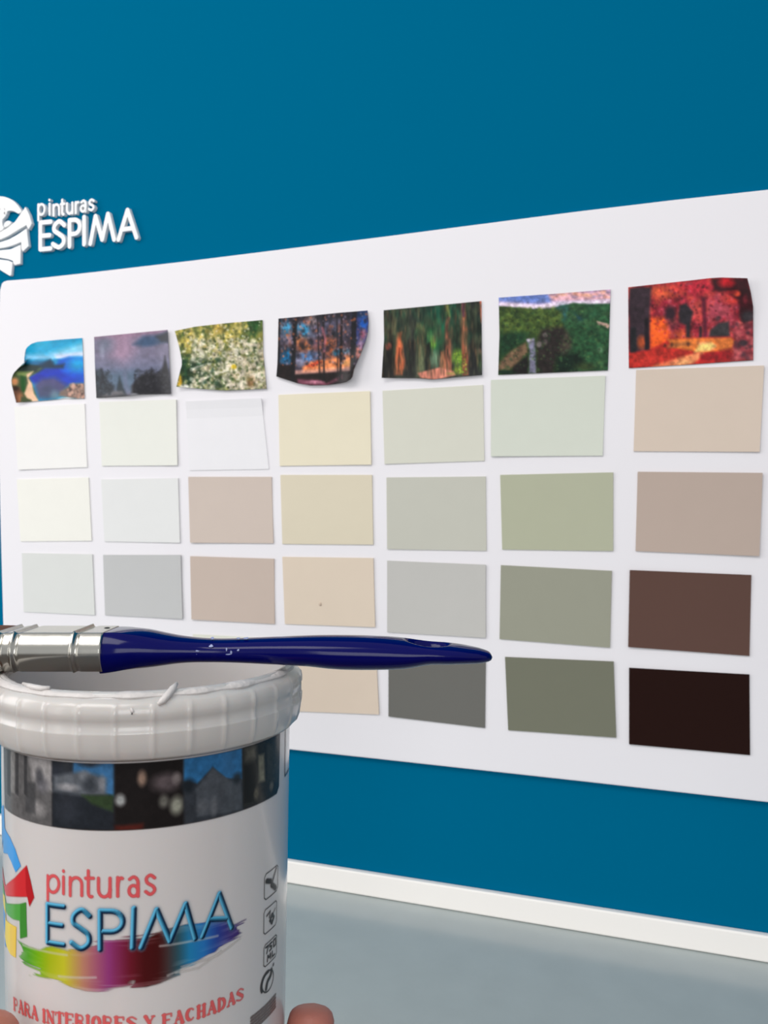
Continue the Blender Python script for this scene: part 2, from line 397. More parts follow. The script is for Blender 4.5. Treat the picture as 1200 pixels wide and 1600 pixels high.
def pic_sunset_forest():
    r = Ras(0, 0, 1200, 1012, 7, (70,62,74))
    r.blob(150,250,90,120,(70,150,190),1,.5); r.blob(370,310,80,80,(60,165,215),1,.5); r.blob(180,440,100,60,(165,160,180),.9,.6)
    r.blob(460,190,60,60,(215,185,180),.9,.5); r.blob(480,360,60,90,(130,140,170),.8,.6); r.blob(700,250,120,100,(95,95,120),.7,.6)
    r.blob(160,610,90,80,(10,100,150),1,.5); r.blob(330,440,90,60,(190,110,60),.8,.6); r.blob(370,520,100,55,(220,120,50),1,.5)
    r.blob(560,460,110,60,(160,100,110),.9,.6); r.blob(680,500,90,100,(215,100,45),.9,.6); r.blob(770,570,60,40,(20,90,120),.9,.4)
    r.blob(430,610,120,60,(90,140,200),1,.5); r.blob(320,680,60,50,(150,150,175),.7,.5)
    r.poly([(360,740),(470,670),(600,650),(700,640),(830,600),(930,570),(930,740),(640,790),(360,800)], (236,138,84), 18)
    r.poly([(400,730),(540,660),(590,680),(480,740)], (228,82,50), 15); r.blob(870,690,60,40,(170,130,70),.6,.5)
    r.blob(860,550,60,30,(110,150,170),.9,.4)
    r.poly([(250,780),(950,730),(950,810),(250,830)], (225,160,140), 12, .6)
    r.speck(21, 240, (60,120,1130,640), 26, [(35,30,38),(60,50,58),(30,34,40),(150,90,80),(90,80,100)], .5, 1.4)
    r.poly([(930,90),(1150,60),(1150,350),(960,640)], (45,55,110), 25, .9); r.blob(1060,120,60,50,(30,90,170),1,.4); r.blob(1070,240,50,60,(20,80,165),1,.4)
    r.blob(1065,350,35,60,(150,80,100),.9,.5); r.blob(1010,560,40,70,(190,110,90),.9,.5); r.blob(1040,470,30,50,(140,100,130),.8,.5)
    r.poly([(40,700),(240,720),(260,830),(960,780),(960,960),(40,960)], (30,22,22), 14)
    r.poly([(300,880),(560,890),(640,930),(820,830),(820,870),(640,960),(300,950)], (140,75,95), 16, .8)
    r.blob(500,915,90,18,(200,130,150),.8,.5)
    for x0, x1, wd in ((78,70,36),(275,240,52),(600,610,22),(820,800,26),(965,940,60),(530,560,14),(760,770,12)):
        r.line([(x0,90),(x1,880)], wd, (22,20,22), 9, .92)
    r.line([(590,280),(625,420),(610,560)], 26, (190,110,125), 10, .7)
    r.poly([(60,140),(1130,60),(1130,150),(60,230)], (25,25,30), 30, .55)
    r.speck(22, 420, (60,100,1120,720), 12, [(24,22,26),(60,50,60),(150,130,150),(200,110,70),(30,40,54)], .5, 1.2)
    r.modulate(r.noise(4,36,44), .34); return r
def pic_redwoods():
    r = Ras(0, 0, 1200, 967, 7, (44,54,44))
    r.blob(680,230,170,190,(14,78,58),1,.6); r.blob(600,450,110,150,(35,105,60),1,.6); r.blob(830,150,100,110,(8,62,44),.9,.6)
    r.blob(610,500,30,60,(120,165,55),.9,.5); r.blob(640,290,40,40,(60,120,75),.7,.6); r.blob(560,440,40,60,(90,130,75),.7,.6)
    r.poly([(340,200),(420,200),(450,860),(330,860)], (50,52,48), 40); r.poly([(440,300),(530,340),(520,860),(430,860)], (92,98,70), 25)
    r.blob(480,380,45,70,(115,125,70),.8,.6)
    r.poly([(90,100),(200,100),(230,860),(80,870)], (34,32,26), 20); r.line([(205,150),(210,400)], 46, (92,88,62), 14)
    r.poly([(235,400),(290,390),(300,600),(330,700),(290,840),(210,840),(220,600)], (196,100,62), 12)
    r.line([(262,560),(250,800)], 14, (110,45,25), 8); r.blob(145,540,28,40,(180,75,62),1,.4)
    r.poly([(80,600),(200,600),(200,870),(80,880)], (20,18,14), 25); r.poly([(320,450),(420,500),(430,860),(310,860)], (30,30,28), 22)
    r.poly([(530,520),(580,500),(590,780),(530,850)], (24,26,22), 14)
    r.blob(630,680,50,80,(110,140,110),.9,.5)
    r.poly([(690,600),(760,560),(770,800),(680,790)], (160,100,70), 14); r.poly([(740,180),(790,240),(800,540),(810,810),(740,810),(735,400)], (146,88,66), 12)
    r.poly([(725,100),(775,100),(790,230),(735,230)], (130,135,70), 14)
    r.poly([(800,300),(910,300),(910,600),(820,600)], (30,52,36), 20)
    r.blob(870,660,55,80,(110,150,40),1,.5); r.blob(890,790,70,40,(120,140,40),.9,.5)
    r.poly([(905,80),(950,80),(975,400),(985,840),(920,850),(900,300)], (150,82,56), 12); r.line([(925,80),(925,220)], 34, (85,50,60), 12)
    r.line([(925,260),(950,600)], 22, (196,112,80), 8)
    r.poly([(975,60),(1115,60),(1115,840),(985,850)], (32,34,32), 14); r.blob(1090,600,30,35,(120,90,75),.9,.5); r.blob(1095,700,25,90,(60,85,50),.8,.5)
    r.poly([(1095,60),(1130,60),(1130,300),(1110,300)], (214,112,88), 8)
    r.poly([(450,820),(600,780),(680,760),(820,800),(850,840),(640,890),(480,870)], (206,126,104), 10); r.blob(800,825,50,14,(170,150,80),.8,.5)
    r.speck(31, 150, (90,80,1110,500), 26, [(60,72,52),(22,34,24),(80,86,60),(14,60,42)], .4, 2)
    r.speck(32, 420, (80,80,1120,840), 7, [(18,22,18),(70,74,54),(40,54,38),(110,84,58)], .45, 7); r.speck(33, 60, (830,600,960,840), 9, [(150,180,60),(60,90,30)], .6)
    r.modulate(r.noise(5,24,110), .38); return r
def pic_waterfall():
    r = Ras(0, 0, 1200, 960, 7, (42,66,38))
    r.poly([(0,50),(1200,50),(1200,260),(0,260)], (150,140,190), 20)
    r.poly([(40,130),(560,100),(560,200),(40,190)], (110,130,190), 26); r.blob(330,160,180,30,(95,120,190),.8,.6)
    r.poly([(520,110),(1110,70),(1110,180),(560,190)], (222,168,178), 24); r.speck(41, 40, (560,80,1100,150), 30, [(235,165,145),(240,180,150),(150,130,160)], .6, .5)
    r.poly([(60,190),(430,215),(620,185),(1100,165),(1100,215),(700,225),(450,262),(60,240)], (226,205,225), 12)
    r.poly([(40,228),(200,240),(420,262),(560,260),(640,380),(700,470),(760,900),(40,900)], (50,72,34), 9)
    r.poly([(540,262),(640,222),(760,205),(900,212),(1110,205),(1110,900),(760,900),(700,470)], (36,78,48), 9)
    r.blob(660,290,70,70,(45,95,105),.7,.6); r.blob(800,335,60,40,(20,50,70),.7,.6); r.blob(880,270,140,50,(44,92,66),.6,.7)
    r.poly([(60,300),(200,330),(420,320),(560,300),(640,400),(420,420),(300,470),(160,430),(60,420)], (84,104,44), 40)
    r.speck(42, 240, (60,250,640,480), 24, [(104,122,50),(52,74,32),(80,100,44),(40,60,28)], .5)
    r.speck(43, 240, (700,220,1100,820), 26, [(30,66,38),(48,92,56),(60,96,58),(26,54,34)], .5)
    r.poly([(60,500),(180,470),(330,480),(300,560),(180,640),(60,720)], (24,56,34), 30)
    r.poly([(410,560),(460,440),(660,420),(740,560),(700,680),(600,720),(560,880),(410,880)], (40,34,32), 26)
    r.poly([(50,770),(170,650),(310,570),(330,660),(210,790),(140,830),(50,830)], (112,88,66), 14)
    r.poly([(200,790),(330,690),(330,870),(160,870)], (30,26,26), 14); r.poly([(700,450),(740,620),(640,690),(640,560)], (72,66,54), 22, .7)
    r.poly([(600,700),(800,660),(860,740),(760,870),(580,870)], (16,34,24), 26); r.blob(120,850,90,20,(20,40,26),1,.4)
    r.blob(490,500,22,20,(120,108,105),.9,.5); r.blob(435,590,26,26,(130,120,118),.9,.5); r.blob(490,570,20,26,(100,90,88),.8,.5)
    r.poly([(318,540),(390,530),(400,640),(405,860),(340,860),(345,640)], (120,118,140), 10); r.blob(345,548,28,14,(190,180,190),.9,.4)
    r.poly([(975,370),(1080,395),(1105,400),(1080,440),(1030,410),(985,405)], (205,165,150), 8); r.blob(1005,640,25,25,(90,125,95),.6,.5); r.blob(870,800,90,40,(58,64,34),.7,.6)
    r.speck(44, 500, (60,260,1100,860), 10, [(20,36,22),(84,108,60),(44,80,48),(30,54,34)], .4)
    r.modulate(r.noise(6,30,28), .36); return r
def pic_autumn():
    r = Ras(0, 0, 1200, 887, 6, (150,34,48))
    r.speck(51, 420, (60,70,1090,560), 30, [(200,60,60),(150,30,50),(110,20,35),(215,80,60),(175,70,85),(90,20,30)], .6)
    r.blob(330,190,110,50,(236,100,55),.8,.6); r.blob(460,150,60,60,(226,70,60),.8,.6); r.blob(620,140,110,60,(210,40,60),.8,.6)
    r.poly([(230,400),(360,400),(400,520),(380,640),(240,650),(225,520)], (246,94,32), 22); r.blob(500,540,70,40,(225,95,50),.8,.6); r.blob(620,330,60,80,(215,80,70),.7,.6)
    r.poly([(700,240),(900,230),(920,420),(720,440)], (170,70,85), 40, .7); r.blob(900,250,70,40,(220,60,50),.8,.5)
    r.speck(53, 420, (60,70,1090,560), 10, [(215,80,70),(120,16,30),(70,14,24),(190,44,56),(180,80,95)], .5)
    r.poly([(70,160),(110,150),(250,150),(240,300),(230,660),(80,680),(60,300)], (52,38,46), 14)
    r.blob(170,600,36,50,(176,76,40),1,.5); r.line([(210,420),(215,660)], 34, (28,20,26), 8); r.line([(100,500),(100,670)], 50, (30,30,34), 10)
    r.blob(405,365,45,60,(40,24,34),.95,.4); r.poly([(480,300),(530,280),(590,350),(570,440),(560,560),(535,560),(530,460),(480,440),(470,370)], (40,34,40), 12)
    r.blob(430,440,50,40,(80,40,50),.6,.6); r.line([(675,250),(690,540)], 38, (95,22,42), 12); r.line([(650,480),(650,560)], 24, (50,30,36), 8)
    r.poly([(720,550),(730,500),(800,440),(880,430),(890,550)], (52,48,50), 12); r.blob(790,405,20,20,(70,40,46),.8,.4)
    r.speck(57, 160, (900,420,1090,740), 9, [(70,36,46),(180,80,84),(120,40,50)], .5)
    r.poly([(740,80),(1035,70),(1090,300),(1085,420),(1000,470),(960,380),(960,260),(860,190),(760,180)], (44,8,16), 16, .92)
    r.blob(945,200,30,25,(205,70,45),1,.4); r.blob(860,110,60,40,(190,25,35),.9,.5); r.blob(900,190,50,16,(150,30,36),.8,.5); r.blob(1040,390,60,50,(55,52,56),.9,.4); r.blob(1015,250,18,30,(110,30,40),.8,.5)
    r.poly([(60,690),(240,660),(400,570),(900,560),(1090,600),(1090,760),(60,830)], (176,40,32), 12)
    r.poly([(380,575),(620,565),(900,560),(940,600),(900,680),(640,680),(420,640)], (226,120,50), 12)
    r.poly([(620,600),(700,590),(780,620),(760,660),(640,680),(560,700),(300,770),(250,800),(520,800),(640,740),(680,690)], (236,140,90), 12)
    r.poly([(640,615),(740,600),(775,630),(720,665),(600,680)], (250,212,120), 14); r.blob(500,760,80,20,(240,170,110),.8,.5)
    r.poly([(650,700),(900,650),(920,740),(640,760)], (160,22,28), 18); r.blob(260,740,160,40,(196,50,40),.8,.6)
    r.poly([(380,620),(540,590),(580,620),(380,650)], (150,90,50), 12, .8)
    for x, y in ((360,625),(415,618),(550,615)): r.blob(x,y,12,16,(70,36,26),.7,.6)
    r.poly([(920,480),(1090,420),(1090,750),(900,750),(930,600)], (150,58,66), 20); r.speck(52, 80, (920,440,1090,740), 20, [(190,90,90),(70,40,50),(130,40,50)], .6); r.blob(1000,605,36,26,(50,40,46),.9,.4)
    r.modulate(r.noise(7,30,30), .34); return r

W3 = lambda A, B: 0.0008+0*A
PHOTOS = [
 (pic_coast, (10,510,8.571), [(248,350),(258,310),(275,280),(330,235),(385,214),(430,204),(700,178),(1015,155)], [(1015,155),(1025,400),(1047,965)],
  [(130,1022),(440,1000),(690,978),(780,962),(870,972),(1047,965)], [(248,350),(240,420),(238,500),(225,518),(180,545),(140,575),(110,610),(85,650),(72,690),(66,730),(72,790),(130,1022)],
  lambda A, B: 0.0008+0.004*np.clip(1-A/.3, 0, 1)**2, 'small blue coast and bay photo with a curled rounded left side', (150, 125)),
 (pic_mist, (140,500,8.571), [(60,226),(560,178),(1045,130)], [(1045,130),(1062,500),(1092,990)], [(90,1045),(480,1020),(640,1000),(1092,990)], [(60,226),(70,600),(90,1045)],
  lambda A, B: 0.001+0.002*np.clip((A-.8)/.2, 0, 1)**2+.003*(1-np.abs(A-.5)*2)*(B**3), 'small misty purple mountain photo with dark fir trees', (120, 110)),
 (pic_daisies, (265,485,7.5), [(60,240),(300,190),(650,150),(1090,112)], [(1090,112),(1098,500),(1137,918)], [(78,895),(200,905),(420,925),(650,940),(1137,918)], [(60,240),(110,420),(142,580),(142,640),(115,740),(78,895)],
  lambda A, B: 0.0008+0.003*np.clip(1-A/.2, 0, 1)**1.5*(.3+.7*B)+.0015*B**4, 'small photo of a green meadow full of white daisies', (160, 130)),
 (pic_sunset_forest, (425,475,7.5), [(75,170),(420,140),(800,100),(1120,75)], [(1120,75),(1132,200),(1125,330),(1095,450),(1030,610),(960,770),(945,850)],
  [(50,850),(160,885),(300,930),(450,955),(650,950),(800,930),(870,915),(920,885),(945,850)], [(75,170),(68,500),(62,700),(50,850)],
  lambda A, B: 0.0008+0.006*np.clip((A-.65)/.35, 0, 1)**2*(.2+B)+.002*B**3, 'small orange and blue sunset photo through dark trunks, curling at its lower right', (160, 130)),
 (pic_redwoods, (585,460,6.667), [(95,165),(600,118),(1115,68)], [(1115,68),(1118,400),(1122,840)], [(75,870),(300,872),(430,872),(600,886),(740,874),(870,860),(1122,840)], [(95,165),(100,460),(85,700),(75,870)],
  lambda A, B: 0.0008+.003*np.clip(1-A/.15, 0, 1)**2*B+.002*B**4, 'small photo of a path between tall redwood trunks', (160, 130)),
 (pic_waterfall, (770,440,6), [(55,150),(600,112),(1105,72)], [(1105,72),(1095,400),(1080,832)], [(50,875),(600,852),(1080,832)], [(55,150),(62,500),(50,875)],
  lambda A, B: 0.0008+0*A, 'small photo of a waterfall in green forested hills', (160, 130)),
 (pic_autumn, (970,420,5.217), [(60,150),(560,95),(720,76),(820,70),(1032,76)], [(1032,76),(1060,190),(1080,310),(1080,745)], [(65,810),(600,778),(1080,745)], [(60,150),(62,500),(65,810)],
  lambda A, B: 0.0008+.004*np.clip((A-.8)/.2, 0, 1)**1.5*(1-B)**1.5, 'small photo of a red autumn forest with a winding golden road', (180, 130)),
]
for fn, (ox, oy, s), T, R, Bt, Lf, lf, lab, (nx, ny) in PHOTOS:
    ras = fn()
    cf = coons(*[zoomset(ox, oy, s, q) for q in (T, R, Bt, Lf)])
    o = grid_sheet('landscape_photo', cf, nx, ny, lf, BT, 0.00035, M_print,
                   lambda P, ras=ras: ras.sample((P[:, 0]-ox)*s, (P[:, 1]-oy)*s))
    o.data.polygons.foreach_set('use_smooth', [True]*len(o.data.polygons))
    tag(o, lab, 'photo', 'landscape photos along the top of the board')

# ---------------------------------------------------------------- stroke lettering
def arc(cx, cy, rx, ry, a0, a1, n=12):
    return [(cx+rx*math.cos(math.radians(a0+(a1-a0)*i/n)), cy+ry*math.sin(math.radians(a0+(a1-a0)*i/n))) for i in range(n+1)]
GL = {
 'E': [[(1,1),(0,1),(0,0),(1,0)], [(0,.5),(.9,.5)]],
 'S': [smooth_poly([(.95,.84),(.55,1),(.15,.86),(.12,.66),(.5,.52),(.88,.36),(.9,.14),(.5,0),(.02,.14)], 5)],
 'P': [[(0,0),(0,1),(.45,1)]+arc(.45,.73,.5,.27,90,-90)+[(0.1,.46)]],
 'I': [[(.5,0),(.5,1)]],
 'M': [[(0,0),(.22,1),(.5,.08),(.74,1),(1,0)]],
 'A': [[(0,0),(.5,1),(1,0)], [(.2,.34),(.8,.34)]],
 'p': [[(0,1),(0,-.5)], arc(.48,.5,.48,.5,0,360,20)],
 'i': [[(.5,0),(.5,1)], [(.5,1.34),(.5,1.36)]],
 'n': [[(0,0),(0,1)], [(0,.6)]+arc(.5,.6,.5,.4,170,0)+[(1,0)]],
 't': [[(.35,1.4),(.35,.25)]+arc(.7,.25,.35,.25,180,290), [(0,1),(1,1)]],
 'u': [[(0,1),(0,.4)]+arc(.5,.4,.5,.4,180,350)+[(1,.4)], [(1,1),(1,0)]],
 'r': [[(0,0),(0,1)], [(0,.55)]+arc(.6,.5,.6,.48,160,70)],
 'a': [[(.1,.88)]+arc(.5,.66,.42,.34,110,0)+[(.92,0)], arc(.48,.28,.44,.28,0,360,18)],
 's': [smooth_poly([(.9,.86),(.5,1),(.12,.84),(.2,.6),(.75,.42),(.9,.2),(.5,0),(.05,.14)], 4)],
}
def place(g, bl, br, tl):
    bl, br, tl = map(lambda q: np.array(q, float), (bl, br, tl))
    return [[tuple(bl+(br-bl)*x+(tl-bl)*y) for x, y in st] for st in GL[g]]

# ---------------------------------------------------------------- raised sign on the wall
SD = 0.0042
sign = empty('wall_sign', wall_at(80, 360, 0)); tag(sign, 'raised white sign with ribbon globe emblem and lettering on the teal wall', 'sign')
def ribbon_bm(strokes, wd, y0, y1, bm=None):
    """flat strokes with round ends (points are (x,z) on the wall) turned into solid bars"""
    bm = bm or bmesh.new(); cnt = [0]
    def solid(poly):
        cnt[0] += 1; e = 0.00002*cnt[0]
        a = [bm.verts.new((x, -y1-e, z)) for x, z in poly]; b = [bm.verts.new((x, -y0, z)) for x, z in poly]
        bm.faces.new(a); bm.faces.new(b[::-1])
        for i in range(len(a)): bm.faces.new((a[i], b[i], b[(i+1) % len(a)], a[(i+1) % len(a)]))
    for st in strokes:
        P = [np.array(p) for p in st]
        for a, b in zip(P[:-1], P[1:]):
            d = b-a; L = np.hypot(*d)
            if L < 1e-7: continue
            d /= L; ang = math.atan2(d[1], d[0]); r = wd/2; poly = []
            for k in range(9): t = ang-math.pi/2+math.pi*k/8; poly.append((b[0]+r*math.cos(t), b[1]+r*math.sin(t)))
            for k in range(9): t = ang+math.pi/2+math.pi*k/8; poly.append((a[0]+r*math.cos(t), a[1]+r*math.sin(t)))
            solid(poly)
    return bm
def wz(pts): return [(p.x, p.z) for p in (wall_at(x/5.217, 280+y/5.217, SD) for x, y in pts)]
def letter(g, bl, br, tl, wd):
    st = [wz(s) for s in place(g, bl, br, tl)]
    adopt(bm_obj('letter', ribbon_bm(st, wd, 0.0, SD), M_sign), sign)
for g, x0, x1, yb0, yb1, h in (('E',328,412,572,564,218),('S',432,528,560,552,212),('P',566,655,548,540,214),('I',665,705,532,528,222),('M',735,930,526,492,218),('A',965,1112,492,474,232)):
    letter(g, (x0,yb0), (x1,yb1), (x0,yb0-h), 0.0047)
for g, x0, x1, yb0, yb1, h in (('p',312,366,292,288,86),('i',390,416,290,287,88),('n',436,482,296,290,86),('t',497,525,290,287,86),('u',545,590,283,278,86),('r',617,645,276,272,88),('a',658,702,266,262,88),('s',725,768,256,250,86)):
    letter(g, (x0,yb0), (x1,yb1), (x0,yb0-h), 0.0026)
def cutout(name, pts, y1=SD, sm=True):
    p = wz(smooth_poly(pts, 4, True) if sm else pts)
    bm = bmesh.new(); a = [bm.verts.new((x, -y1, z)) for x, z in p]
    f = bm.faces.new(a); r = bmesh.ops.extrude_face_region(bm, geom=[f])
    for v in [q for q in r['geom'] if isinstance(q, bmesh.types.BMVert)]: v.co.y = 0
    bmesh.ops.recalc_face_normals(bm, faces=bm.faces)
    es = [e for e in bm.edges if all(abs(v.co.y+y1) < 1e-7 for v in e.verts)]
    bmesh.ops.bevel(bm, geom=es, offset=0.0005, segments=1, affect='EDGES')
    return adopt(bm_obj(name, bm, M_sign), sign)
ring = [(-160,240),(-120,175),(-60,145),(0,138),(60,150),(110,178),(150,220),(175,262),(150,280),(128,270),(95,258),(60,262),(50,290),(28,280),(40,240),(10,245),(-20,262),(-60,250),(-100,280),(-135,320)]
cutout('globe_arc', ring)
cutout('globe_land', [(-60,230),(0,238),(25,232),(40,262),(45,300),(20,330),(18,370),(30,400),(0,425),(-40,420),(-50,360),(-70,300)])
cutout('globe_land', [(32,362),(52,340),(82,342),(88,360),(60,385),(34,392)])
cutout('ribbon', [(-130,470),(-60,455),(0,430),(60,395),(120,345),(170,275),(205,224),(238,290),(258,362),(232,410),(222,400),(214,375),(150,412),(70,462),(0,494),(-90,510)], sm=False)
cutout('ribbon', [(-110,530),(0,510),(70,487),(140,448),(214,396),(220,460),(230,545),(182,590),(172,570),(168,512),(100,540),(40,556),(0,562),(-90,570)], sm=False, y1=SD*.9)
cutout('ribbon', [(-80,590),(0,576),(80,568),(165,530),(162,688),(112,700),(98,665),(60,650),(0,640),(-70,625)], sm=False, y1=SD*.85)
cutout('ribbon', [(-60,640),(0,652),(60,660),(97,676),(86,780),(72,786),(0,742),(-50,700)], sm=False, y1=SD*.8)

# ---------------------------------------------------------------- the tub
AX, AZ, RIM = -0.0827, 0.307, 0.0536        # axis in camera space, rim height below the camera
H = 0.132
tub_o = camspace(AX, RIM+H, AZ)
tub = empty('paint_tub', tub_o); tag(tub, 'white plastic paint tub with photo band and colourful lettering, held before the board', 'paint tub')
RB, RTOP = 0.0472, 0.0493
def rad(h):                                  # h below the camera
    return RTOP+(RB-RTOP)*(h-RIM)/H
def lathe(name, prof, seg, m, parent=None, fn=None, closed=True):
    V = []; n = len(prof)
    for k in range(seg):
        a = 2*math.pi*k/seg
        for j, (r, z) in enumerate(prof):
            rr, zz = (r, z) if fn is None else fn(r, z, a, j)
            V.append((rr*math.cos(a), rr*math.sin(a), zz))
    Fc = []
    for k in range(seg):
        k2 = (k+1) % seg
        for j in range(n-1):
            a, b, c, d = k*n+j, k2*n+j, k2*n+j+1, k*n+j+1
            if prof[j][0] < 1e-6: Fc.append((a, c, d))
            elif prof[j+1][0] < 1e-6: Fc.append((a, b, d))
            else: Fc.append((a, b, c, d))
    o = mesh_obj(name, V, Fc, m, parent); return o
body = [(0.0, 0.002), (0.038, 0.002), (0.041, 0.0), (RB-.002, 0.0), (RB-.0004, .0008), (RB, .0025)]
body += [(RB+(RTOP-RB)*t, H*t) for t in np.linspace(.05, .965, 24)]
body += [(RTOP+.0001, H-.0030), (RTOP-.0002, H-.0012), (RTOP-.0008, H-.0004), (RTOP-.0014, H-.0002), (RTOP-.002, H-.0008), (RTOP-.0023, H-.003)]
body += [(RTOP-.0025+(RB-RTOP)*t, H-.004-(H-.008)*t) for t in np.linspace(0.02, 1, 20)] + [(RB-.006, .0042), (0.0, .004)]
lathe('tub_body', body, 160, M_plastic, tub)
# collar ring with panels between thin ribs
def collar_fn(r, z, a, j):
    q = (a/(2*math.pi)*30) % 1.0
    if 3 <= j <= 12:
        rib = math.exp(-((q-.5)/.06)**2)*.00045
        return r+rib-.00018*math.cos(2*math.pi*q)*0, z
    return r, z
cz = H-0.0207
colp = [(RTOP-.0002, cz+.003), (RTOP+.0008, cz+.0004), (.0506, cz), (.0516, cz+.0012), (.0525, cz+.0036), (.0529, cz+.006), (.0531, cz+.0085), (.0531, cz+.0090), (.0528, cz+.0094), (.0528, cz+.0125), (.0531, cz+.0130),
        (.0531, cz+.0150), (.0528, cz+.0165), (.0520, cz+.0178), (.0508, cz+.0186), (.0503, cz+.0192), (.0501, cz+.0200), (RTOP-.0001, cz+.0206)]
lathe('collar_ring', colp, 480, M_collar, tub, collar_fn)
# paint crusted on the lip
rs = np.random.RandomState(4); ph = rs.rand(14)*6.28; am = rs.rand(14)
def crust_fn(r, z, a, j):
    w_ = sum(am[k]*math.sin((k*2+2)*a+ph[k]) for k in range(14))/5
    w2 = sum(am[k]*math.sin((k*5+3)*a+ph[13-k]) for k in range(14))/6
    s = 1+.35*w_
    c = (RTOP-.0004, H-.0013)
    return c[0]+(r-c[0])*s, c[1]+(z-c[1])*(s+.15*w2)
cr = [(RTOP-.0004+.0021*math.cos(t)-.0002, H-.0015+.0013*math.sin(t)) for t in np.linspace(0, 2*math.pi, 13)]
lathe('dried_paint', cr, 320, M_crust, tub, crust_fn)
def tube_pts(bm, pts, rads, n=10):
    rings = []
    for i, p in enumerate(pts):
        d = (pts[min(i+1, len(pts)-1)]-pts[max(i-1, 0)]).normalized()
        s = d.cross(Vector((0, 0, 1)));
        if s.length < 1e-4: s = d.cross(Vector((0, 1, 0)))
        s.normalize(); u = s.cross(d)
        rings.append([bm.verts.new(p+(s*math.cos(t)+u*math.sin(t))*rads[i]) for t in [2*math.pi*k/n for k in range(n)]])
    for a, b in zip(rings[:-1], rings[1:]):
        for k in range(n): bm.faces.new((a[k], a[(k+1) % n], b[(k+1) % n], b[k]))
    bm.faces.new(rings[0][::-1]); bm.faces.new(rings[-1])
def on_ray(px, py, r):
    ux = (px-600)/F; a = ux*ux+1; b = -2*(ux*AX+AZ); c = AX*AX+AZ*AZ-r*r
    t = (-b-math.sqrt(max(0.0, b*b-4*a*c)))/(2*a); return camspace(ux*t, (py-800)/F*t, t)
for pts, r0 in (([(276,1068,.0475),(270,1076,.0497),(262,1086,.0512),(254,1095,.0524),(247,1101,.0527)], .0011),
                ([(36,1068,.0485),(50,1073,.0494),(66,1076,.0497),(78,1074,.0492)], .0009),
                ([(440,1050,.0492),(444,1060,.0502),(441,1070,.0512)], .0008), ([(458,1064,.0518),(461,1072,.0522),(461,1080,.0525)], .0006),
                ([(205,1106,.0528),(207,1112,.0531),(206,1116,.0531)], .0006)):
    bm = bmesh.new(); P = [on_ray(*p) for p in pts]
    tube_pts(bm, P, [r0*.5]+[r0]*(len(P)-2)+[r0*.5])
    adopt(bm_obj('paint_drip', bm, M_crust, smooth=True), tub)

# ---- label prints, unrolled: s along the circumference, h below the camera
d0 = Vector((-AX, -AZ)).normalized()         # from axis to camera (right, forward)
perp = Vector((d0.y*-1, d0.x))               # towards the right of the photo
R0 = 0.0479
def lab(px, py):
    ux, vy = (px-600)/F, (py-800)/F; h = .1
    for _ in range(6):
        r = rad(h); a = ux*ux+1; b = -2*(ux*AX+AZ); c = AX*AX+AZ*AZ-r*r; disc = max(0.0, b*b-4*a*c)
        t = (-b-math.sqrt(disc))/(2*a); h = vy*t
    q = Vector((ux*t-AX, t-AZ)); th = math.atan2(q.dot(perp), q.dot(d0))
    return (th*R0, h)
def labs(pts): return [lab(x, y) for x, y in pts]
def decal(name, ras, off, label=None):
    S, Hh = ras.X, ras.Y; ny, nx = S.shape
    has = (ras.A > .01).astype(float); Cc = ras.C*has[..., None]
    for _ in range(3):                       # carry the ink colour past its edge so soft edges keep their hue
        num = np.zeros_like(Cc); den = np.zeros_like(has)
        for dy_, dx_ in ((0, 1), (0, -1), (1, 0), (-1, 0), (1, 1), (-1, -1), (1, -1), (-1, 1)):
            num += np.roll(Cc, (dy_, dx_), (0, 1)); den += np.roll(has, (dy_, dx_), (0, 1))
        new = (has == 0) & (den > 0)
        Cc[new] = num[new]/den[new][:, None]; has[new] = 1
    ras.C = Cc
    th = S/R0; rr = RTOP+(RB-RTOP)*(Hh-RIM)/H+off
    Xc = AX+rr*(np.cos(th)*d0.x+np.sin(th)*perp.x); Zc = AZ+rr*(np.cos(th)*d0.y+np.sin(th)*perp.y)
    W = np.stack([CAM.x+RGT.x*Xc+FWD.x*Zc-tub_o.x, CAM.y+RGT.y*Xc+FWD.y*Zc-tub_o.y, CAM.z-Hh-tub_o.z], -1).reshape(-1, 3)
    idx = np.arange(nx*ny).reshape(ny, nx); A = ras.A
    keep = (A[:-1, :-1] > .02) | (A[1:, :-1] > .02) | (A[:-1, 1:] > .02) | (A[1:, 1:] > .02)
    q = np.stack([idx[:-1, :-1], idx[1:, :-1], idx[1:, 1:], idx[:-1, 1:]], -1)[keep]
    used = np.unique(q); re = np.zeros(nx*ny, int); re[used] = np.arange(len(used))
    o = mesh_obj(name, W[used], [tuple(int(z) for z in f) for f in re[q]], M_label, tub)
    Ap = np.clip(A, 0, 1)
    set_ink(o.data, ras.C.reshape(-1, 3)[used], Ap.reshape(-1)[used])
    if label: o['label'] = label
    return o
PX = 0.000197                                # size on the label of one photo pixel, seen face on
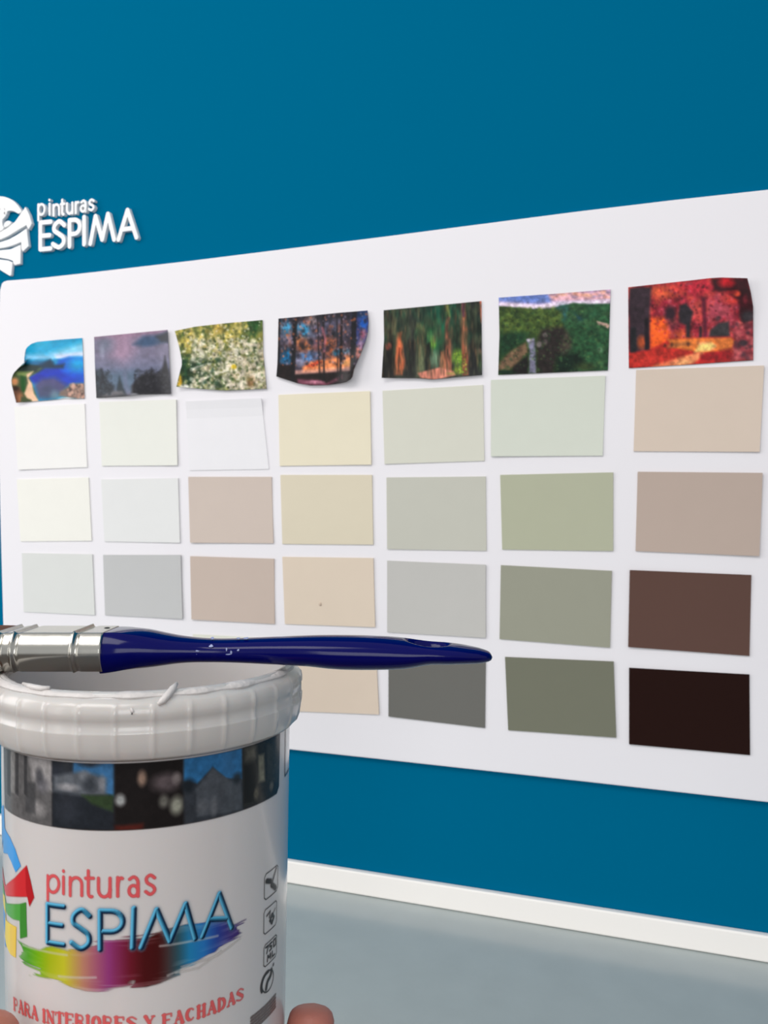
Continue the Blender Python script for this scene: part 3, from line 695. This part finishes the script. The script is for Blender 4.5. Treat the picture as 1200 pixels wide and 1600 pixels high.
# photo band
hb0 = lab(434, 1147)[1]; hb1 = lab(436, 1237)[1]; sl = lab(7, 1215)[0]; sr = lab(436.5, 1190)[0]
r = Ras(sl-.001, hb0-.001, sr+.001, hb1+.001, .00030)
def z7(pts): return labs([(x/2.5, 1140+y/2.5) for x, y in pts])
def c7(x, y): return lab(x/2.5, 1140+y/2.5)
r.poly([(sl, hb0), (sr, hb0), (sr-.0002, hb1-.002), (sr-.002, hb1), (sl, hb1)], (34,32,34), .0002)
keepA = r.A.copy()
def bandpoly(p, c, soft=.0005, a=1.0): r.poly(z7(p), c, soft, a)
def bb(x, y, rx, ry, c, a=1, soft=.5): s_, h_ = c7(x, y); r.blob(s_, h_, rx*PX/2.5*1.0, ry*PX/2.5, c, a, soft)
bandpoly([(15,60),(205,80),(205,385),(15,330)], (92,90,90)); bandpoly([(110,80),(205,90),(205,240),(130,200)], (150,146,145), .001)
for x in (30, 62, 95): bandpoly([(x,70),(x+12,72),(x+12,260),(x,250)], (48,48,50), .0003, .8)
bandpoly([(44,80),(58,82),(58,250),(44,245)], (140,138,136), .0003, .7); bb(165,215,30,30,(110,108,112)); bb(150,310,35,30,(150,146,145),.8); bb(155,180,20,30,(60,60,64),.8)
bandpoly([(100,200),(140,210),(140,330),(100,320)], (60,60,62), .0006, .7)
bandpoly([(207,100),(445,105),(445,390),(207,380)], (34,38,44)); bandpoly([(285,110),(445,112),(445,260),(285,200)], (60,110,155), .0006)
bb(350,130,40,16,(50,56,66),.9); bandpoly([(207,105),(285,112),(280,180),(207,200)], (40,44,52), .0008); bandpoly([(210,180),(300,165),(330,160),(415,190),(415,260),(300,255),(210,240)], (92,96,102), .0008)
bb(265,225,40,14,(150,148,150),.9); bb(330,180,20,18,(130,134,140),.7); bb(350,215,24,30,(50,54,60),.8); bb(400,210,12,30,(150,150,155),.6)
bandpoly([(320,255),(445,255),(440,320),(360,290)], (50,66,42), .0006); bb(265,310,50,50,(46,50,58),.8)
bandpoly([(450,115),(712,105),(716,370),(450,395)], (26,22,22)); bb(555,190,16,28,(140,115,100)); bb(650,205,50,35,(95,84,86),.9); bb(690,190,16,22,(130,120,118),.8); bb(690,295,24,34,(150,150,135)); bb(640,280,18,24,(110,108,100),.9)
bb(470,275,18,22,(160,162,160)); bandpoly([(450,375),(560,365),(560,392),(450,396)], (90,30,22), .0006, .8)
bandpoly([(715,105),(946,70),(950,320),(720,375)], (52,56,62)); bandpoly([(718,110),(944,72),(944,190),(880,190),(830,145),(770,210),(718,200)], (44,104,152), .0004); bb(735,220,24,26,(26,32,38),.9)
bandpoly([(765,230),(830,150),(900,200),(940,200),(945,310),(770,340)], (74,78,84), .0004); bb(925,190,20,22,(34,40,46),.9); bb(835,300,14,36,(104,106,110),.8); bb(790,300,24,26,(96,98,102),.6); bb(880,280,20,36,(60,64,70),.7)
bandpoly([(948,70),(1090,18),(1092,245),(952,300)], (44,42,38)); bandpoly([(960,80),(1000,65),(1000,110),(960,120)], (88,84,74), .001); bandpoly([(952,140),(1000,130),(1000,280),(952,290)], (22,20,18), .0006)
bandpoly([(1008,100),(1030,95),(1034,200),(1010,205)], (120,116,98), .0006); bb(1000,250,14,24,(96,90,76),.9); bb(1060,220,16,22,(100,96,84),.8); bandpoly([(1040,60),(1088,30),(1088,200),(1045,200)], (58,56,50), .0006)
r.modulate(r.noise(9, .0016, .0016), .16); r.A = keepA
decal('photo_band', r, .00012)
# emblem
r = Ras(-.075, lab(150,1290)[1], lab(60,1400)[0], lab(60,1515)[1]+.001, .00026)
e5 = lambda p: labs([(x/5, 1280+y/5) for x, y in p])
def emb(p, c, soft=.0002): r.poly(p, c, soft)
s0 = lab(8, 1300)[0]
h_ = lambda y: lab(40, y)[1]
emb([(s0-.014, h_(1330)), (s0-.010, h_(1302)), (s0-.004, h_(1284)), (s0-.001, h_(1280))]+e5([(40,70),(80,140),(120,230),(165,365),(125,415),(90,330),(62,270),(30,262)])+[(s0-.004, h_(1340)), (s0-.009, h_(1370))], (66,160,232))
emb([(s0-.018, h_(1404)), (s0-.006, h_(1392))]+e5([(45,520),(120,455),(210,360),(240,480),(268,610),(232,680),(218,605),(130,604),(50,596)])+[(s0-.006, h_(1408)), (s0-.018, h_(1420))], (214,42,48))
emb(e5([(200,380),(210,360),(240,480),(268,610),(232,680),(205,560)]), (184,26,34))
emb([(s0-.016, h_(1424)), (s0-.005, h_(1414))]+e5([(50,655),(150,662),(205,650),(212,915),(160,930),(155,790),(105,780),(60,742)])+[(s0-.006, h_(1440))], (80,168,66))
emb(e5([(160,665),(205,650),(212,915),(160,930)]), (62,140,48))
emb([(s0-.010, h_(1436)), (s0-.002, h_(1428))]+e5([(50,785),(130,842),(125,1080),(82,1050),(45,960)])+[(s0-.004, h_(1470))], (250,218,60))
emb(e5([(80,830),(130,842),(125,1080),(82,1050)]), (240,202,70))
emb([(s0-.008, h_(1446)), (s0-.001, h_(1456))]+e5([(40,980),(64,1040),(48,1150)])+[(s0-.001, h_(1505)), (s0-.006, h_(1480))], (70,150,222))
decal('emblem_print', r, .00012)
# colour brush stroke
ups = [(26,1466),(45,1476),(62,1480),(80,1472),(105,1480),(135,1476),(165,1466),(182,1463),(225,1462),(262,1450),(288,1440),(310,1438),(330,1434),(352,1436),(366,1444),(384,1437)]
los = [(380,1446),(372,1450),(383,1456),(350,1478),(336,1492),(326,1496),(300,1510),(285,1514),(282,1524),(262,1532),(250,1538),(228,1545),(200,1546),(208,1538),(190,1543),(150,1549),(115,1546),(88,1534),(46,1522),(62,1518),(38,1508),(30,1494),(36,1486)]
r = Ras(lab(18,1480)[0], lab(300,1425)[1]-.006, lab(395,1450)[0], lab(150,1555)[1]+.001, .0003)
P = labs(ups+los); d, ins = r.pdist(P); sd = np.where(ins, d, -d)
nz = r.noise(15, .012, .0007, 2); st = np.clip(.5+(sd-.0006+(nz-.5)*.0022)/.0007, 0, 1)
gx = [30,45,60,78,100,112,130,150,170,188,205,225,246,262,278,296,318,340,360,384]
gc = [(70,150,50),(76,160,30),(118,178,10),(168,184,20),(200,196,40),(196,170,70),(190,130,104),(170,92,114),(148,56,120),(128,34,76),(106,14,34),(76,6,10),(70,14,14),(70,52,52),(48,84,96),(34,130,180),(40,120,190),(40,66,150),(56,38,118),(72,40,104)]
gs = [lab(x, 1490)[0] for x in gx]
C = np.stack([np.interp(r.X, gs, [c[i] for c in gc]) for i in range(3)], -1)
pale = np.clip((nz-.52)*3, 0, .35)*np.clip(1-sd/.004, 0, 1)
C = C*(1-pale[..., None])+210*pale[..., None]
r.mix(st*.97, C)
for q in ([(92,1525),(150,1527)], [(250,1478),(300,1470),(340,1462)], [(262,1524),(300,1506),(340,1492),(375,1466)], [(275,1520),(310,1512),(345,1486)], [(36,1476),(70,1486),(105,1492)]):
    r.mix(np.clip(.5+(.00035-r.pdist(labs(q), False)[0])/.0004, 0, 1)*.55, (205,200,195))
decal('brush_stroke_print', r, .00012)
# ESPIMA
def pl(g, bl, br, tl): return place(g, lab(*bl), lab(*br), lab(*tl))
r = Ras(lab(64,1440)[0], lab(343,1394)[1]-.002, lab(372,1440)[0], lab(157,1487)[1]+.0015, .0002)
best = np.full(r.X.shape, 1e9); gxv = np.zeros(r.X.shape); gyv = np.zeros(r.X.shape)
word = pl('E', (75,1472), (100,1476), (75,1413))+pl('S', (112,1481), (142,1482), (112,1421))+pl('P', (157,1483), (194,1483), (157,1423))+pl('I', (198,1480), (217,1480), (200,1419))
word += [labs([(221,1480),(245,1421),(266,1470),(290,1412),(305,1466)]), labs([(316,1463),(342.5,1396),(362,1449)]), labs([(328,1436),(354,1435)])]
for stt in word:
        for a, b in zip(stt[:-1], stt[1:]):
            dx, dy = b[0]-a[0], b[1]-a[1]; L = dx*dx+dy*dy+1e-14
            t = np.clip(((r.X-a[0])*dx+(r.Y-a[1])*dy)/L, 0, 1)
            ox_, oy_ = r.X-a[0]-t*dx, r.Y-a[1]-t*dy; dd = np.hypot(ox_, oy_); k = dd < best
            best = np.where(k, dd, best); gxv = np.where(k, ox_, gxv); gyv = np.where(k, oy_, gyv)
WD = .0008
f = np.clip(.55+(gxv*.75+gyv*.65)/(WD*1.05), 0, 1); f = (f*f*(3-2*f))[..., None]
C = np.array((104,192,230.))*(1-f)**1.1+np.array((3,30,58.))*f**.9+np.array((20,60,60.))*f*(1-f)*2
r.mix(np.clip(.5+(WD+.0005-best)/.0008, 0, 1)*.2, (90,140,165))
r.mix(np.clip(.5+(WD-best)/.0004, 0, 1), C)
decal('brand_lettering', r, .00022)
# pinturas
r = Ras(lab(62,1380)[0], lab(100,1358)[1]-.001, lab(250,1380)[0], lab(75,1412)[1]+.0015, .0002)
for g, x0, x1, yb_, yt_ in (('p',75,93,1394,1368),('i',95,104,1396,1370),('n',110,128,1399,1371),('t',134,146,1401,1372),('u',154,172,1401,1372),('r',184,193,1400,1371),('a',201,217,1400,1370),('s',227,243,1397,1367)):
    for stt in pl(g, (x0,yb_), (x1,yb_), (x0,yt_)): r.line(stt, .00095, (222,88,92), .0002)
decal('small_lettering', r, .00014)
# slogan in slab serif capitals
SG = {'P': ([[(.15,0),(.15,1)]], [[(.15,1),(.6,1)]+arc(.6,.74,.28,.26,90,-90)+[(.15,.48)], [(0,0),(.4,0)], [(0,1),(.2,1)]]),
      'A': ([[(.5,1),(.88,0)]], [[(.5,1),(.12,0)], [(.25,.35),(.75,.35)], [(0,0),(.25,0)], [(.7,0),(1,0)]]),
      'R': ([[(.15,0),(.15,1)], [(.5,.48),(.88,0)]], [[(.15,1),(.55,1)]+arc(.55,.74,.28,.26,90,-90)+[(.15,.48)], [(0,0),(.35,0)], [(.8,0),(1,0)]]),
      'I': ([[(.5,0),(.5,1)]], [[(.2,0),(.8,0)], [(.2,1),(.8,1)]]),
      'N': ([[(.12,1),(.85,0)]], [[(.15,0),(.15,1)], [(.87,0),(.87,1)], [(0,0),(.3,0)], [(.7,1),(1,1)]]),
      'T': ([[(.5,0),(.5,1)]], [[(0,.8),(.05,1),(.95,1),(1,.8)], [(.3,0),(.7,0)]]),
      'E': ([[(.18,0),(.18,1)]], [[(0,1),(.9,1),(.9,.8)], [(.18,.52),(.7,.52)], [(0,0),(.9,0),(.95,.2)]]),
      'O': ([arc(.5,.5,.36,.44,130,230), arc(.5,.5,.36,.44,-50,50)], [arc(.5,.5,.38,.5,0,360,20)]),
      'S': ([[(.2,.7),(.8,.34)]], [GL['S'][0]]),
      'Y': ([[(.1,1),(.5,.45),(.5,0)]], [[(.9,1),(.5,.45)], [(.3,0),(.7,0)], [(0,1),(.25,1)], [(.75,1),(1,1)]]),
      'F': ([[(.18,0),(.18,1)]], [[(0,1),(.9,1),(.9,.78)], [(.18,.52),(.7,.52)], [(0,0),(.4,0)]]),
      'C': ([arc(.5,.5,.36,.44,120,240)], [arc(.5,.5,.42,.5,45,315,16)]),
      'H': ([[(.2,0),(.2,1)], [(.8,0),(.8,1)]], [[(.2,.5),(.8,.5)], [(.05,0),(.35,0)], [(.65,0),(.95,0)], [(.05,1),(.35,1)], [(.65,1),(.95,1)]]),
      'D': ([[(.18,0),(.18,1)], arc(.45,.5,.38,.42,60,-60)], [[(.05,1),(.4,1)]+arc(.4,.5,.48,.5,90,-90)+[(.05,0)]])}
GL2 = SG
tp = labs([(-2,1548),(14,1553),(40,1567),(67,1577.5),(110,1584),(154,1588),(200,1589),(254,1586),(306,1573),(345,1560),(371,1547),(384,1541)]); tp[0] = (-.055, tp[1][1]); tp.insert(0, (-.078, tp[0][1]))
hh_ = lambda s_: float(np.interp(s_, [q[0] for q in tp], [q[1] for q in tp]))
HS = .0036
r = Ras(-.078, min(q[1] for q in tp)-.001, lab(384,1560)[0]+.001, max(q[1] for q in tp)+HS+.001, .0002)
slx = lab(66, 1590)[0]; srx = lab(381, 1556)[0]
def run_text(txt, s_a, s_b):
    wts = {' ': .5, 'I': .5}; tot = sum(wts.get(c, 1) for c in txt); u = (s_b-s_a)/tot; x = s_a
    for c in txt:
        w_ = wts.get(c, 1)*u
        if c != ' ':
            T, N_ = SG[c]
            mp = lambda q: [(x+w_*.08+w_*.84*a, hh_(x+w_*a)+HS*(1-b)) for a, b in q]
            for q in T: r.line(mp(q), .00105, (222,96,96), .0002)
            for q in N_: r.line(mp(q), .0005, (222,96,96), .0002, .9)
        x += w_
run_text('INTERIORES Y FACHADAS', slx, srx)
un = (srx-slx)/19.0; pa = slx-.45*un; pb = pa-4.3*un
run_text('PARA', pb, pa)
decal('slogan_lettering', r, .00014)
# pictograms
def picto(name, bx, draw, step=.00014):
    p = labs(bx); xs = [q[0] for q in p]; ys = [q[1] for q in p]
    rr = Ras(min(xs)-.001, min(ys)-.001, max(xs)+.001, max(ys)+.001, step)
    sa, sb, ha, hc = min(xs), max(xs), min(ys), max(ys)
    mp = lambda q: [(sa+(sb-sa)*x, ha+(hc-ha)*y) for x, y in q]
    draw(rr, mp); decal(name, rr, .00014)
K = (58,54,56)
def frame(rr, mp): rr.line(mp([(0,.12),(.1,0),(.9,0),(1,.1),(1,.9),(.9,1),(.1,1),(0,.9),(0,.12)]), .0004, K, .0001, .8)
def d1(rr, mp):
    frame(rr, mp)
    rr.line(mp([(.15,.3),(.42,.42)]), .0016, (40,34,36), .0003); rr.line(mp([(.85,.1),(.5,.55)]), .0011, (110,106,106), .0002, .8); rr.line(mp([(.5,.6),(.8,.85)]), .0017, (50,46,48), .0003)
def d2(rr, mp):
    frame(rr, mp); rr.line(mp([(.2,.3),(.45,.22),(.4,.45)]), .0007, K, .0002, .8)
    rr.line(mp([(.45,.6),(.6,.42),(.75,.6),(.6,.78),(.45,.6)]), .0011, (46,42,44), .0002); rr.line(mp([(.6,.5),(.85,.3)]), .0006, K, .0002, .7)
def d3(rr, mp):
    frame(rr, mp); w_ = .0006
    for q in ([(.12,.15),(.32,.15),(.2,.45)], [(.6,.15),(.42,.15),(.42,.28),(.56,.3),(.56,.42),(.4,.45)], [(.72,.15),(.9,.15),(.9,.45),(.72,.45),(.72,.15)],
              [(.25,.85),(.28,.6),(.38,.75),(.48,.6),(.5,.85)], [(.62,.6),(.62,.85),(.82,.85)]): rr.line(mp(q), w_, (36,32,34), .00015)
def d4(rr, mp):
    rr.line(mp(arc(.5,.5,.44,.42,0,360,28)), .0005, K, .00015, .9)
    rr.line(mp(arc(.42,.5,.42,.42,150,280,12)), .0012, (40,38,40), .0002, .9); rr.line(mp(smooth_poly([(.75,.15),(.7,.35),(.45,.5),(.35,.75)], 5)), .0014, (34,32,34), .0003, .95); rr.blob(*mp([(.92,.02)])[0], .0006, .0006, K, .8)
picto('pictogram', [(413,1367),(434,1353),(413,1407)], d1); picto('pictogram', [(412,1423),(432,1410),(412,1461)], d2)
picto('pictogram', [(412,1478),(432,1461),(412,1512)], d3); picto('pictogram', [(408,1524),(428,1512),(409,1560)], d4)
def d5(rr, mp):
    rd_ = random.Random(8)
    for k in range(5):
        x = 0.0
        while x < 1: 
            L = rd_.uniform(.04, .12); rr.line(mp([(x, .08+k*.21), (min(1, x+L*.7), .08+k*.21)]), .0009, (112,96,92), .0002, .8); x += L
picto('fine_print', [(392,1588),(430,1566),(392,1612)], d5)
# dark stripe prints near the right rim of the label
r = Ras(lab(444,1180)[0], lab(444,1140)[1], lab(451.5,1180)[0], lab(444,1218)[1], .0003)
r.line([(r.x0+.001, r.y0+.0005), (r.x0+.001, r.Y.max()-.001), (r.X.max()-.0005, r.Y.max()-.001)], .0009, (70,74,80), .0002)
decal('fine_print', r, .00014)

# ---------------------------------------------------------------- the brush
BZ = 0.2965                                    # depth of the brush axis in camera space
mmx = BZ/F
def bx(px): return (px-600)*mmx
brush_base = camspace(bx(170), (1050-800)*mmx, BZ)
brush = empty('paint_brush', brush_base); tag(brush, 'paint brush with glossy dark blue handle and metal ferrule, lying across the tub', 'paint brush')
FZ = 0.286                                    # depth of the front side, which draws the silhouette
def by(py, hw=.0125): return (py-800)/F*(BZ-.62*hw)
def loft(name, secs, m, nseg=48, power=2.6, fn=None):
    """secs: list of (X, ytop, ybot, half depth, corner power)"""
    V = []; Fc = []
    for (X, yt, yb, hw, pw) in secs:
        cy, hh = (yt+yb)/2, (yb-yt)/2
        for k in range(nseg):
            t = 2*math.pi*k/nseg; c, s = math.cos(t), math.sin(t)
            ex = pw if pw < 10 else 2.2
            dz = -hw*math.copysign(abs(c)**(2/ex), c); dy = -hh*math.copysign(abs(s)**(2/ex), s)
            if pw >= 10:                       # flat top and bottom, bulging narrow sides
                wt = min(1.0, pw-10); wt = wt*wt*(3-2*wt)
                dy2 = -hh*max(-1, min(1, s*1.35)); q = dy2/hh
                dz2 = -math.copysign(hw-BUL*q*q, c) if abs(s*1.35) < 1 else -c/math.sqrt(1-1/1.35**2)*(hw-BUL)
                dy = dy+(dy2-dy)*wt; dz = dz+(dz2-dz)*wt
            p = [X, cy+dy, BZ+dz]
            if fn: p = fn(p, s, (yt, yb))
            V.append(camspace(*p))
    n = nseg
    for i in range(len(secs)-1):
        for k in range(n): Fc.append((i*n+k, i*n+(k+1) % n, (i+1)*n+(k+1) % n, (i+1)*n+k))
    Fc.append(tuple(range(n))[::-1]); Fc.append(tuple((len(secs)-1)*n+k for k in range(n)))
    return adopt(mesh_obj(name, V, Fc, m), brush)
BUL = .0032
def interp(tab, x):
    return np.interp(x, [p[0] for p in tab], [p[1] for p in tab])
TOP = smooth_poly([(168,988.5),(200,986.5),(230,987.5),(260,993),(285,997),(320,1000),(360,1000.5),(430,998),(500,996),(560,996.5),(605,998.5),(640,1002),(675,1006.5),(710,1009.5),(740,1013.5),(755,1016.5),(765,1020),(769,1026)], 6)
BOT = smooth_poly([(168,1052),(200,1049.5),(235,1046.5),(258,1043),(280,1039.5),(310,1037.3),(360,1037.5),(430,1041),(480,1044),(520,1048.5),(560,1050),(610,1049.5),(640,1047),(670,1041.5),(700,1041),(740,1039),(757,1036.5),(766,1033),(769,1028)], 6)
DEP = smooth_poly([(168,.0112),(200,.0110),(240,.0095),(285,.0075),(330,.0062),(400,.0064),(500,.0078),(580,.0085),(650,.0088),(710,.0082),(740,.0062),(758,.0040),(766,.0022),(769,.0006)], 6)
def dip(p, s, tb):
    hx, hz = bx(668), BZ-.0006
    d = math.sqrt(((p[0]-hx)/.0088)**2+((p[2]-hz)/.0056)**2)
    if s > 0 and d < 1:
        q = 1-d; k = q*q*(3-2*q); k = min(1, k*2.2)
        p[1] += .0052*k
    return p
xs = list(np.linspace(168, 560, 80))+list(np.linspace(563, 769, 110))
secs = [(bx(x), by(interp(TOP, x), interp(DEP, x)), by(interp(BOT, x), interp(DEP, x)), interp(DEP, x), 10+(250-x)/82 if x < 250 else 2.2) for x in xs]
loft('handle', secs, M_blue, 96, fn=dip)
# ferrule
fs = []
for x in np.linspace(6, 173, 120):
    k = sum(math.exp(-((x-c)/2.2)**2)*a for c, a in ((16,.0006),(40,.0006),(131,.0007)))-sum(math.exp(-((x-c)/2.5)**2)*.0003 for c in (22,46,137))
    if x < 10: k -= .0007*(10-x)/4
    fs.append((bx(x), by(988)-k, by(1048.5)+k*.5, .0122+k, 11))
loft('ferrule', fs, M_chrome, 128)
fer = brush.children[-1]
bm = bmesh.new(); bmesh.ops.create_uvsphere(bm, u_segments=14, v_segments=8, radius=.0011)
p = camspace(bx(163), by(988.4), BZ+.003)
for v in bm.verts: v.co = Vector((v.co.x, v.co.y, v.co.z*.35))+p
nl = bm_obj('nail_head', bm, M_chrome_d, smooth=True); adopt(nl, brush)
# bristles: packed strands
bm = bmesh.new(); rd = random.Random(2)
for i in range(420):
    a = rd.uniform(-1, 1); b = rd.uniform(-1, 1)
    if i < 260:
        if rd.random() < .5: a = math.copysign(1, a)
        else: b = math.copysign(1, b)
    y = (by(991)+by(1049))/2+a*(by(1049)-by(991))/2*.97; z = BZ+b*.0118
    L = rd.uniform(.042, .05); sp = 1+.25*1
    P = [camspace(bx(14), y, z), camspace(bx(-80), (y-by(1020))*1.1+by(1020)+rd.uniform(-.0004,.0004), BZ+(z-BZ)*1.06), camspace(bx(14)-L, (y-by(1020))*.75+by(1020)+rd.uniform(-.001,.001), BZ+(z-BZ)*1.08+rd.uniform(-.001,.001))]
    tube_pts(bm, P, [.0005, .00045, .00018], 5)
bo = adopt(bm_obj('bristles', bm, M_brist, smooth=True), brush); bo['kind'] = 'stuff'
loft('bristle_core', [(bx(12), by(992), by(1048), .0118, 3.2), (bx(-80), by(993), by(1047), .0118, 3), (bx(-170), by(1000), by(1040), .0115, 3)], M_brist, 40)
# white paint marks on the handle
def splat(px, py, rx, ry, seed):
    rd_ = random.Random(seed); bm = bmesh.new(); ys = by(py); yt, yb = by(interp(TOP, px)), by(interp(BOT, px))
    cy, hh, hw = (yt+yb)/2, (yb-yt)/2, float(interp(DEP, px))
    def srf(x, y):
        X = bx(x); yy = by(y); s = max(-.98, min(.98, (yy-cy)/hh)); c = (1-abs(s)**2.2)**(1/2.2)
        return camspace(X, yy, BZ-hw*c-.00012)
    vs = [bm.verts.new(srf(px+rx*rd_.uniform(.5, 1.2)*math.cos(t), py+ry*rd_.uniform(.5, 1.2)*math.sin(t))) for t in np.linspace(0, 2*math.pi, 12)[:-1]]
    c = bm.verts.new(srf(px, py)+ -FWD*.0001)
    for i in range(len(vs)): bm.faces.new((vs[i], vs[(i+1) % len(vs)], c))
    adopt(bm_obj('paint_speck', bm, M_splat, smooth=True), brush)
for k, q in enumerate([(335,1011,3.5,2.2),(334,1000.8,3.2,1.6),(315,1018,3.5,1.4),(313,1025,2.2,2),(323,1028.5,1,1.6),(362,1024,5,1.6),(359,1016,1.2,3),(366,1021,2,3.5),(377,1017,2.4,2.2),(386,1000.8,5,1.2),(374,1001,3,1)]): splat(*q, k)

# ---------------------------------------------------------------- the hand under the tub
def skin_mesh(name, chains, m, sub=2):
    """chains: list of [(X, down, Z, radius)...] in camera space; the first point of later chains may repeat an earlier one"""
    key = {}; V = []; R = []; E = []
    for ch in chains:
        prev = None
        for (x, y, z, r) in ch:
            x += -.0012; z += -.093
            k = (round(x, 5), round(y, 5), round(z, 5))
            if k not in key: key[k] = len(V); V.append(tuple(camspace(x, y, z))); R.append(r)
            i = key[k]
            if prev is not None and prev != i: E.append((prev, i))
            prev = i
    me = bpy.data.meshes.new(name); me.from_pydata(V, E, []); me.update(); me.materials.append(m)
    o = bpy.data.objects.new(name, me); col.objects.link(o)
    sk = o.modifiers.new('skin', 'SKIN'); sk.use_smooth_shade = True; sk.use_x_symmetry = False
    layer = me.skin_vertices[0] if len(me.skin_vertices) else None
    if layer is None:
        bm = bmesh.new(); bm.from_mesh(me); bm.verts.layers.skin.verify(); bm.to_mesh(me); bm.free(); layer = me.skin_vertices[0]
    for i, r in enumerate(R):
        rr = r if isinstance(r, tuple) else (r, r)
        layer.data[i].radius = rr; layer.data[i].use_root = (i == 0)
    s = o.modifiers.new('sub', 'SUBSURF'); s.levels = sub; s.render_levels = sub
    return o
yb = RIM+H                                    # underside of the tub
pc = (-.0855, yb+.0205, .370)             # palm centre
kn = [(-.112, .398), (-.092, .412), (-.070, .412), (-.050, .402)]          # knuckles (X, Z) index .. little
chains = []
chains.append([(pc[0], pc[1], pc[2], .0155), (-.088, yb+.024, .325, .020), (-.094, yb+.044, .275, .022), (-.105, yb+.075, .20, .028), (-.12, yb+.11, .11, .036)])
fing = [
 [(-.112,yb+.014,.398,.0100), (-.127,yb+.010,.424,.0085), (-.129,yb-.006,.438,.0080), (-.123,yb-.022,.445,.0072)],
 [(-.092,yb+.014,.412,.0100), (-.098,yb+.012,.448,.0088), (-.097,yb-.006,.460,.0082), (-.093,yb-.026,.459,.0074)],
 [(-.070,yb+.014,.412,.0098), (-.062,yb+.012,.446,.0086), (-.059,yb-.006,.456,.0080), (-.060,yb-.024,.4545,.0072)],
]
for f_ in fing: chains.append([(pc[0], pc[1], pc[2], .0155)]+f_)
chains.append([(pc[0], pc[1], pc[2], .0155), (-.052,yb+.016,.385,.0100), (-.0318,yb+.013,.396,.0092), (-.0246,yb+.000,.4035,.0092), (-.0246,yb-.0082,.4055,.0092)])
chains.append([(pc[0], pc[1], pc[2], .0155), (-.112,yb+.020,.352,.0125), (-.1285,yb+.012,.350,.0110), (-.1235,yb-.006,.347,.0108), (-.1170,yb-.025,.3485,.0104), (-.1135,yb-.0375,.3490,.0098)])
hand = skin_mesh('person', chains, M_skin)
tag(hand, 'person, only fingertips showing, holding the white tub from below', 'person')
